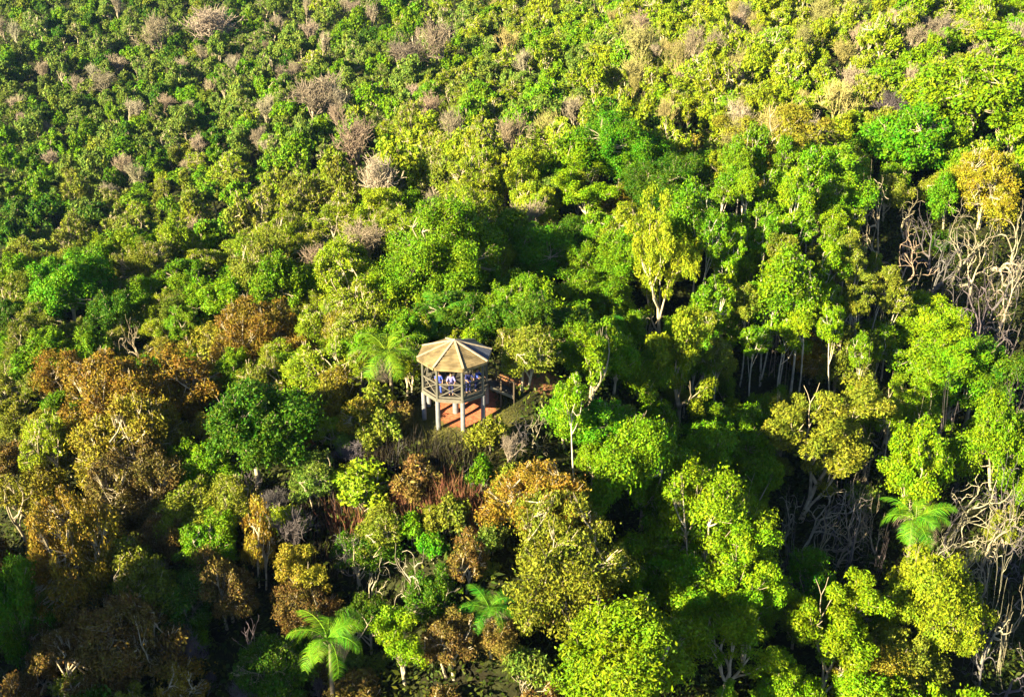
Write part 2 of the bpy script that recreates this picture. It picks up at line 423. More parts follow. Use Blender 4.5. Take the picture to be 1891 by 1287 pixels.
# ------------------------------------------------------------------ people on the deck
M_skin = mat_plain('skin', (.36, .2, .13), .55, .08)
M_hair = mat_plain('hair', (.02, .015, .012), .6, .1)
def skin_mesh(name, V, E, Rd, sub=2):
    me = bpy.data.meshes.new(name); me.from_pydata(V, E, []); me.update()
    o = bpy.data.objects.new(name, me); COL.objects.link(o)
    md = o.modifiers.new('s', 'SKIN'); md.use_smooth_shade = True
    for i, r in enumerate(Rd): 
        rr_ = r if isinstance(r, tuple) else (r, r)
        me.skin_vertices[0].data[i].radius = rr_
    me.skin_vertices[0].data[0].use_root = True
    o.modifiers.new('d', 'SUBSURF').levels = sub
    dg = bpy.context.evaluated_depsgraph_get()
    m2 = bpy.data.meshes.new_from_object(o.evaluated_get(dg))
    bpy.data.objects.remove(o); bpy.data.meshes.remove(me)
    return m2
def person(loc, rz, shirt, trousers, label, lean=.1, h=1.68, reach=True):
    root = empty('person', loc, rz); tag(root, label, 'person', 'people standing on the gazebo deck')
    k = h / 1.7
    # faces -Y; hands forward on the rail when reach
    y = -lean
    if reach: eL, hL, eR, hR = (.30, -.18 + y, 1.14), (.22, -.42 + y, 1.08), (-.30, -.18 + y, 1.14), (-.22, -.42 + y, 1.08)
    else: eL, hL, eR, hR = (.27, .02 + y, 1.13), (.27, -.08 + y, .88), (-.28, -.03 + y, 1.12), (-.14, -.22 + y, 1.12)
    V = [(0, 0, .93), (0, y * .4, 1.1), (0, y * .8, 1.3), (0, y, 1.43), (0, y - .01, 1.5), (0, y - .02, 1.58), (0, y - .03, 1.67), 
         (.17, y, 1.4), eL, hL, (-.17, y, 1.4), eR, hR,
         (.1, 0, .88), (.105, -.03, .49), (.11, .02, .09), (.115, -.12, .04), (-.1, 0, .88), (-.105, -.02, .49), (-.115, .03, .09), (-.12, -.11, .04), (0, y - .115, 1.585)]
    E = [(0, 1), (1, 2), (2, 3), (3, 4), (4, 5), (5, 6), (3, 7), (7, 8), (8, 9), (3, 10), (10, 11), (11, 12), (0, 13), (13, 14), (14, 15), (15, 16), (0, 17), (17, 18), (18, 19), (19, 20), (5, 21)]
    Rd = [(.15, .11), (.13, .1), (.15, .11), (.1, .08), (.055, .055), (.075, .09), (.07, .08), .06, .042, .03, .06, .042, .03, .085, .058, .045, .035, .085, .058, .045, .035, .018]
    for s, hd in ((1, 9), (-1, 12)):               # palms and five fingers each
        b = np.array(V[hd]); f = nrm(b - np.array(V[hd - 1]))
        V.append(tuple(b + f * .06)); E.append((hd, len(V) - 1)); Rd.append((.035, .018)); pi = len(V) - 1
        for j, (dx, ln) in enumerate(((-.03, .06), (-.01, .075), (.01, .07), (.03, .055))):
            r0 = b + f * .08 + np.array([dx, 0, 0]); 
            V.append(tuple(r0)); E.append((pi, len(V) - 1)); Rd.append(.009)
            V.append(tuple(r0 + f * ln + np.array([0, 0, -.025]))); E.append((len(V) - 2, len(V) - 1)); Rd.append(.008)
        V.append(tuple(b + f * .05 + np.array([-s * .05, 0, -.01]))); E.append((hd, len(V) - 1)); Rd.append(.01)
    V = [tuple(np.array(v) * k) for v in V]
    body = link('body', skin_mesh('body', V, E, Rd, 1), root, M_skin)
    def cloth(name, ids, add, mat):
        mp = {i: j for j, i in enumerate(ids)}
        e = [(mp[a], mp[b]) for a, b in E if a in mp and b in mp]
        r = [tuple(x + add for x in (Rd[i] if isinstance(Rd[i], tuple) else (Rd[i], Rd[i]))) for i in ids]
        link(name, skin_mesh(name, [V[i] for i in ids], e, r), root, mat)
    cloth('shirt', [0, 1, 2, 3, 7, 8, 10, 11], .022, shirt)
    cloth('trousers', [0, 13, 14, 15, 17, 18, 19], .02, trousers)
    bm = bmesh.new(); bmesh.ops.create_icosphere(bm, subdivisions=3, radius=1)
    for v in bm.verts: v.co = Vector((v.co.x * .092, v.co.y * .108 + y + .015, max(v.co.z, -.45 if v.co.y > 0 else .25) * .11 + 1.63)) * k
    me = bpy.data.meshes.new('hair'); bm.to_mesh(me); bm.free(); link('hair', me, root, M_hair)
    return root
S_lav = mat_plain('lavender_cloth', (.22, .21, .5), .9, .1); S_blue = mat_plain('blue_cloth', (.05, .09, .45), .9, .15)
S_navy = mat_plain('navy_cloth', (.02, .025, .12), .9, .1); S_white = mat_plain('pale_cloth', (.5, .5, .62), .9, .1)
person((GX - .2, -1.45, DECK + GZ), R(4), S_lav, S_navy, 'person in lavender shirt standing at the middle of the gazebo deck', .05)
person((GX - 1.0, -1.3, DECK + GZ), R(-20), S_blue, S_blue, 'person all in bright blue behind the front left gazebo post', .05, 1.72, False)
person((GX + .95, -1.1, DECK + GZ), R(25), S_navy, S_navy, 'person in dark navy clothes by the right gazebo railing', .08, 1.7)
person((GX + 1.45, -.75, DECK + GZ), R(70), S_blue, S_navy, 'person in blue shirt and navy trousers beside the stairway opening', .12, 1.66)

# ------------------------------------------------------------------ tree kinds
def limb_path(p, q, g, bend=.12, n=4):
    p, q = np.asarray(p, float), np.asarray(q, float)
    t = np.linspace(0, 1, n)[:, None]
    L = np.linalg.norm(q - p)
    c = (p + q) / 2 + np.array([0, 0, -.0]) + g.normal(size=3) * L * bend
    out = (1 - t) ** 2 * p + 2 * t * (1 - t) * c + t * t * q
    return out

def leafy(seed, Rc, Hc, clear, ncl, rc, nleaf, ll, lw, squash=.75, inner=.15, low=-.75, stems=1, tilt=.6, fine=0, trunk_r=None, gap=.0, lobes=1):
    """returns (trunk mesh, crown mesh, crown width, total height)"""
    g = np.random.default_rng(seed)
    cz = clear + Hc * .42
    LB = [(np.zeros(3), 1.0)]
    if lobes > 1:
        a0 = g.uniform(0, 6.28)
        LB = []
        for i in range(lobes):
            a = a0 + i * 6.28 / lobes + g.uniform(-.4, .4); f = g.uniform(.48, .68)
            LB.append((np.array([math.cos(a) * Rc * (1 - f), math.sin(a) * Rc * (1 - f), Hc * g.uniform(-.18, .2)]), f))
        LB.append((np.array([g.normal() * Rc * .12, g.normal() * Rc * .12, Hc * .18]), g.uniform(.5, .62)))
    ctr, tries = [], 0
    if ncl > 20: rc, ncl, nleaf = rc * .8, int(ncl * 1.5), nleaf / 1.5
    mind = rc * (.95 + gap)
    while len(ctr) < ncl and tries < 6000:
        tries += 1
        v = nrm(g.normal(size=3)); 
        if v[2] < low: continue
        f = g.uniform(.72, 1.0) if g.random() > inner else g.uniform(.2, .6)
        lump = 1 + .18 * math.sin(3 * math.atan2(v[1], v[0]) + seed) + .12 * math.sin(5 * v[2] + seed * 2)
        up = Hc * .58 if v[2] > 0 else Hc * .42
        lc, lf = LB[g.integers(len(LB))]
        c = lc + np.array([v[0] * (Rc * lf - rc * .6) * f * lump, v[1] * (Rc * lf - rc * .6) * f * lump, cz + v[2] * (up * (lf if lobes == 1 else lf * 1.15) - rc * .4) * f])
        if all(np.linalg.norm(c - d) > mind * .8 for d in ctr): ctr.append(c)
        elif tries > 3000: mind *= .97
    ctr = np.array(ctr)
    rcs = rc * np.exp(g.normal(size=len(ctr)) * .32)
    ani = g.uniform(.7, 1.4, (len(ctr), 3)) * np.array([1, 1, squash])
    tot = int(nleaf * len(ctr))
    g = np.random.default_rng(seed + 5000)
    ci = g.choice(len(ctr), tot, p=rcs ** 2 / (rcs ** 2).sum())
    out = nrm(ctr - np.array([0, 0, clear + Hc * .2]))
    d = nrm(g.normal(size=(tot, 3)) + out[ci] * .55 + np.array([0, 0, .25]))
    rad = rcs[ci] * (1.12 - .72 * g.random(tot) ** 1.2) * np.where(g.random(tot) < .1, 1.3, 1)
    wob = 1 + .22 * np.sin(d[:, 0] * 5 + ci) * np.sin(d[:, 1] * 5 + 2 * ci)
    P = ctr[ci] + d * (rad * wob)[:, None] * ani[ci]
    N = nrm(d * .7 + np.array([0, 0, .35]) + g.normal(size=(tot, 3)) * tilt)
    V, F = leaves(P, N, ll, lw, g)
    # limbs
    T = Tubes()
    tr = trunk_r or (.06 + .028 * (Rc + (clear + Hc) * .35))
    for s in range(stems):
        off = np.array([g.normal() * .25 * (stems > 1), g.normal() * .25 * (stems > 1), 0])
        top = np.array([g.normal() * Rc * .08, g.normal() * Rc * .08, clear + Hc * .3]) + (off * Rc * .9 if stems > 1 else 0)
        tp = limb_path(off + np.array([0, 0, -.4]), top, g, .05, 6)
        T.add(tp, np.linspace(tr, tr * .5, 6) / stems ** .4, 7)
        mine = [i for i in range(len(ctr)) if i % stems == s]
        prim = []
        for a in range(5):
            th = a * 2 * math.pi / 5 + g.uniform(-.4, .4)
            e = np.array([math.cos(th) * Rc * .5, math.sin(th) * Rc * .5, cz + Hc * g.uniform(.0, .3)]) + off
            st_ = tp[3 if clear > 1 else 2] * (1 - (u := g.uniform(0, 1))) + tp[5] * u
            pth = limb_path(st_, e, g, .12, 5); prim.append(pth)
            T.add(pth, np.linspace(tr * .42, tr * .2, 5), 5)
        for i in mine:
            src = min((pp[j] for pp in prim for j in (2, 3, 4)), key=lambda x: np.linalg.norm(x - ctr[i]) + (1.0 if x[2] > ctr[i][2] + .5 else 0))
            T.add(limb_path(src, ctr[i], g, .1, 4), np.linspace(tr * .2, tr * .07 + .008, 4), 4)
            for _ in range(3 + fine):
                e = ctr[i] + nrm(g.normal(size=3) + out[i] + np.array([0, 0, .6])) * rcs[i] * g.uniform(.75, 1.1)
                T.add(limb_path(ctr[i] * .6 + src * .4, e, g, .1, 3), np.linspace(.028, .012, 3) * (1 + fine * .15), 3)
    return T.mesh('trunk'), mesh_np('crown', V, [F]), 2 * Rc, clear + Hc

def bare(seed, Rc, H, clear, levels, nb, spread, r0, up=.35, wig=.18, thin=1.0, haze=0, raw=False):
    """leafless tree: a trunk and a crown of forking branches"""
    g = np.random.default_rng(seed)
    A, B = Tubes(), Tubes()
    ends = []
    def grow(p, d, ln, r, lv):
        n = 4 if lv < 3 else 3
        pts = [p]; dd = d
        for i in range(n - 1):
            dd = nrm(dd + g.normal(size=3) * wig + np.array([0, 0, up * .22]))
            pts.append(pts[-1] + dd * ln / (n - 1))
        (A if lv == 0 else B).add(pts, np.linspace(r, r * .62, n), 6 if lv == 0 else (4 if lv < 3 else 3))
        ends.append(pts[-1])
        if lv >= levels: return
        k = nb[lv] if isinstance(nb, (list, tuple)) else nb
        for j in range(k):
            w = nrm(np.cross(dd, g.normal(size=3)))
            a = spread * g.uniform(.5, 1.2)
            src = pts[-1] if j < 2 else pts[g.integers(1, n)]
            grow(src, nrm(dd * math.cos(a) + w * math.sin(a) + np.array([0, 0, up * .3])), ln * g.uniform(.6, .88), max(r * .6, .011 * thin), lv + 1)
    grow(np.array([0, 0, -.3]), nrm(np.array([g.normal() * .1, g.normal() * .1, 1])), clear + .3, r0, 0)
    if haze:                                # fine end twigs
        for p in ends[len(ends) // 4:]:
            for _ in range(haze // 3 + 1):
                q_ = p + nrm(g.normal(size=3) * .6 + np.array([p[0] * .25, p[1] * .25, .8])) * g.uniform(.25, .6)
                B.add([p, (p + q_) / 2 + g.normal(size=3) * .04, q_], [.014, .011, .008], 3)
    V = np.concatenate(B.V); zt = V[:, 2].max(); w = np.percentile(np.hypot(V[:, 0], V[:, 1]), 97)
    # fit to the wanted crown
    sx, sz = Rc / w, H / zt
    for T in (A, B): T.V = [v * np.array([sx, sx, sz]) for v in T.V]
    if raw: return A, B, ends, np.array([sx, sx, sz])
    return A.mesh('trunk'), B.mesh('crown'), 2 * Rc, H

PROTO = {}
def reg(kind, size, item, ratio): PROTO.setdefault(kind, {}).setdefault(size, []).append(item + (ratio,))
def vase(seed, Rc, H, clear, nl, ll, lw, rc=.5):
    """pale forking limbs in plain view with thin foliage round their ends"""
    g = np.random.default_rng(seed)
    A, B, ends, sc_ = bare(seed, Rc, H, clear, 4, [4, 3, 2, 2], .62, .13, .5, .16, 1.5, raw=True)
    A.V += B.V; A.F += [f + A.n for f in B.F]
    e = np.array(ends)[len(ends) // 6:] * sc_
    ci = g.integers(0, len(e), nl); d = nrm(g.normal(size=(nl, 3)) + np.array([0, 0, .3]))
    P = e[ci] + d * (rc * g.random(nl) ** .5)[:, None] * np.array([1, 1, .7])
    N = nrm(d * .6 + np.array([0, 0, .5]) + g.normal(size=(nl, 3)) * .6)
    V, F = leaves(P, N, ll, lw, g)
    return A.mesh('trunk'), mesh_np('crown', V, [F]), 2 * Rc, H
def two(kind, size, f, n0):
    """near trees carry fine leaves, far ones the same crown in fewer, larger leaves"""
    reg(kind, size + 'n', f(n0 * 3.2, .54), 0)
    reg(kind, size + 'f', f(n0 * .75, 1.08), 0)
for s in range(5):
    lb = (2, 3, 4, 3, 5)[s]
    two('broadleaf_tree', 'X', lambda n, k: leafy(90 + s, 6.5, 8.5, 1.8, 105, 1.15, n * 330, .36 * k, .2 * k, .7, lobes=max(lb, 4)), 1)
    two('broadleaf_tree', 'L', lambda n, k: leafy(100 + s, 4.2, 6.0, 1.5, 62, .88, n * 300, .33 * k, .18 * k, .72, lobes=lb), 1)
    two('broadleaf_tree', 'M', lambda n, k: leafy(120 + s, 2.6, 4.0, .9, 38, .6, n * 250, .28 * k, .155 * k, lobes=lb), 1)
    two('broadleaf_tree', 'S', lambda n, k: leafy(140 + s, 1.4, 2.3, .4, 18, .44, n * 200, .22 * k, .125 * k, lobes=(1, 2, 3, 1, 2)[s]), 1)
for s in range(4):
    lb = (1, 3, 4, 2)[s]
    two('feathery_tree', 'X', lambda n, k: leafy(190 + s, 6.2, 7.5, 2.4, 120, .9, n * 170, .36 * k, .14 * k, .6, .2, -.6, 1, .9, 2, lobes=lb), 1)
    two('feathery_tree', 'L', lambda n, k: leafy(200 + s, 4.2, 5.6, 1.9, 85, .72, n * 145, .32 * k, .125 * k, .6, .2, -.6, 1, .9, 2, lobes=lb), 1)
    two('feathery_tree', 'M', lambda n, k: leafy(220 + s, 2.6, 3.8, 1.1, 54, .5, n * 125, .28 * k, .11 * k, .6, .2, -.6, 2, .9, 2, lobes=lb), 1)
    two('feathery_tree', 'S', lambda n, k: leafy(240 + s, 1.4, 2.3, .7, 26, .36, n * 105, .22 * k, .095 * k, .6, .2, -.6, 2, .9, 1), 1)
    two('russet_tree', 'L', lambda n, k: leafy(300 + s, 4.0, 5.4, 1.0, 88, .66, n * 150, .3 * k, .155 * k, .7, .25, -.75, 2, 1.0, 2, lobes=lb), 1)
    two('russet_tree', 'M', lambda n, k: leafy(320 + s, 2.5, 3.6, .6, 52, .5, n * 125, .27 * k, .14 * k, .7, .25, -.75, 2, 1.0, 1, lobes=lb), 1)
    two('russet_tree', 'S', lambda n, k: leafy(340 + s, 1.3, 2.2, .4, 22, .36, n * 100, .22 * k, .12 * k, .7, .25, -.75, 2, 1.0, 1), 1)
    two('slender_tree', 'L', lambda n, k: leafy(400 + s, 2.6, 5.5, 5.0, 26, .58, n * 190, .3 * k, .17 * k, .65, .1, -.6, 1, .8, 1, .12, .35), 1)
    two('slender_tree', 'M', lambda n, k: leafy(420 + s, 1.7, 3.8, 3.6, 17, .47, n * 160, .27 * k, .155 * k, .65, .1, -.6, 1, .8, 1, .09, .35), 1)
    two('pale_limbed_tree', 'L', lambda n, k: vase(450 + s, 3.6, 7.2, 1.8, int(7500 * n), .3 * k, .14 * k, .62), 1)
    two('pale_limbed_tree', 'M', lambda n, k: vase(470 + s, 2.2, 4.8, 1.2, int(4200 * n), .26 * k, .125 * k, .45), 1)
    two('thin_stemmed_tree', 'S', lambda n, k: leafy(480 + s, 1.4, 2.8, 5.6, 22, .42, n * 130, .26 * k, .15 * k, .7, .1, -.7, 1, .8, 0, .085, .3), 1)
    reg('bare_tree', 'Ln', bare(500 + s, 2.9, 6.2, 1.3, 5, [3, 2, 2, 2, 2], .72, .14, .25, .34, 1.5), 0)
    reg('bare_tree', 'Mn', bare(520 + s, 1.9, 3.9, .8, 5, [3, 3, 2, 2, 1], .75, .10, .25, .34, 1.3), 0)
    reg('twiggy_tree', 'Mn', bare(540 + s, 2.2, 4.8, .9, 4, [5, 4, 3, 3], .5, .12, .65, .22, 1.6, 6), 0)
    reg('shrub', 'Sn', leafy(600 + s, 1.1, 1.6, .15, 22, .36, 210, .16, .09, .8, .1, -.2, 3, .9, 0, .05, lobes=(1, 2, 3, 2)[s]), 0)
RHO = {'thin_stemmed_tree': .66, 'pale_limbed_tree': .20, 'broadleaf_tree': .10, 'feathery_tree': .2, 'russet_tree': .14, 'slender_tree': .48, 'bare_tree': .22, 'twiggy_tree': .18, 'shrub': .06}
WORD = {'thin_stemmed_tree': 'thin-stemmed tall tree', 'pale_limbed_tree': 'pale-limbed open tree', 'broadleaf_tree': 'round-crowned tree', 'feathery_tree': 'airy feathery tree', 'russet_tree': 'bushy tree', 'slender_tree': 'slender tall tree', 'bare_tree': 'leafless forking tree', 'twiggy_tree': 'leafless twiggy tree', 'shrub': 'low shrub'}
PAL = {
    'G': ('bright green', (.11, .225, .003)), 'V': ('vivid green', (.08, .215, .003)), 'D': ('dark green', (.045, .115, .003)), 'Y': ('yellow-green', (.195, .262, .008)),  # dark green suits dense crowns and also stands in for shade pockets
    'L': ('lime green', (.15, .265, .003)), 'O': ('olive green', (.16, .195, .014)), 'M': ('mustard', (.21, .185, .014)), 'R': ('rusty orange', (.225, .145, .015)), 'B': ('brown', (.145, .098, .022)),
    'P': ('pinkish tan', (.33, .27, .19)), 'T': ('pale grey', (.36, .31, .21)), 'U': ('dull green', (.125, .19, .022)), 'K': ('straw-coloured', (.36, .32, .11)), 'A': ('golden yellow', (.36, .27, .008)), 'W': ('yellow-olive', (.25, .24, .012)), 'Z': ('purplish grey', (.13, .11, .115)),  # purplish grey is bark darkened for the shade those trees stand in
}
BARKC = (.46, .39, .26)
TREES = []      # dicts
def put(kind, x, y, w, hc, col, label=None, hero=False, rz=None, far=False):
    """w crown width in m, hc crown height in m"""
    sizes = PROTO[kind]
    sz = 'X' if w > 10 else 'L' if w > 6.4 else ('M' if w > 3.6 else 'S')
    have = sorted({k[0] for k in sizes})
    if sz not in have: sz = min(have, key=lambda k: abs('SMLX'.index(k) - 'SMLX'.index(sz)))
    far = proj((x, y, float(ground(x, y))))[2] > 118
    sz = sz + 'f' if far and sz + 'f' in sizes else sz + 'n'
    pr_ = sizes[sz][rng.integers(len(sizes[sz]))]
    H = hc / (1 - RHO[kind])
    TREES.append(dict(kind=kind, x=x, y=y, z=float(ground(x, y)), w=w, H=H, hc=hc, col=col, label=label, proto=pr_, rz=rng.uniform(0, 6.28) if rz is None else rz, hero=hero))

def hero(kind, cx, cy, w, h, col, label=None):
    rho = RHO[kind]; el0 = PITCH + math.atan((cy - H0 / 2) / FPX)
    se, ce = math.sin(el0), math.cos(el0)
    t = 32.0
    while t < 320:
        wm = w * t / FPX; hm = h * t / FPX
        hc = 2 * math.sqrt(max((hm / 2) ** 2 - (wm / 2 * se) ** 2, (.36 * wm) ** 2)) / ce
        if kind == 'slender_tree': hc = max(hc, wm)
        p = ray(cx, cy, t)
        zc = hc * rho / (1 - rho) + hc * .5
        if p[2] - float(ground(p[0], p[1])) - zc <= 0: break
        t += .5
    put(kind, p[0], p[1], wm, hc, col, label, True)

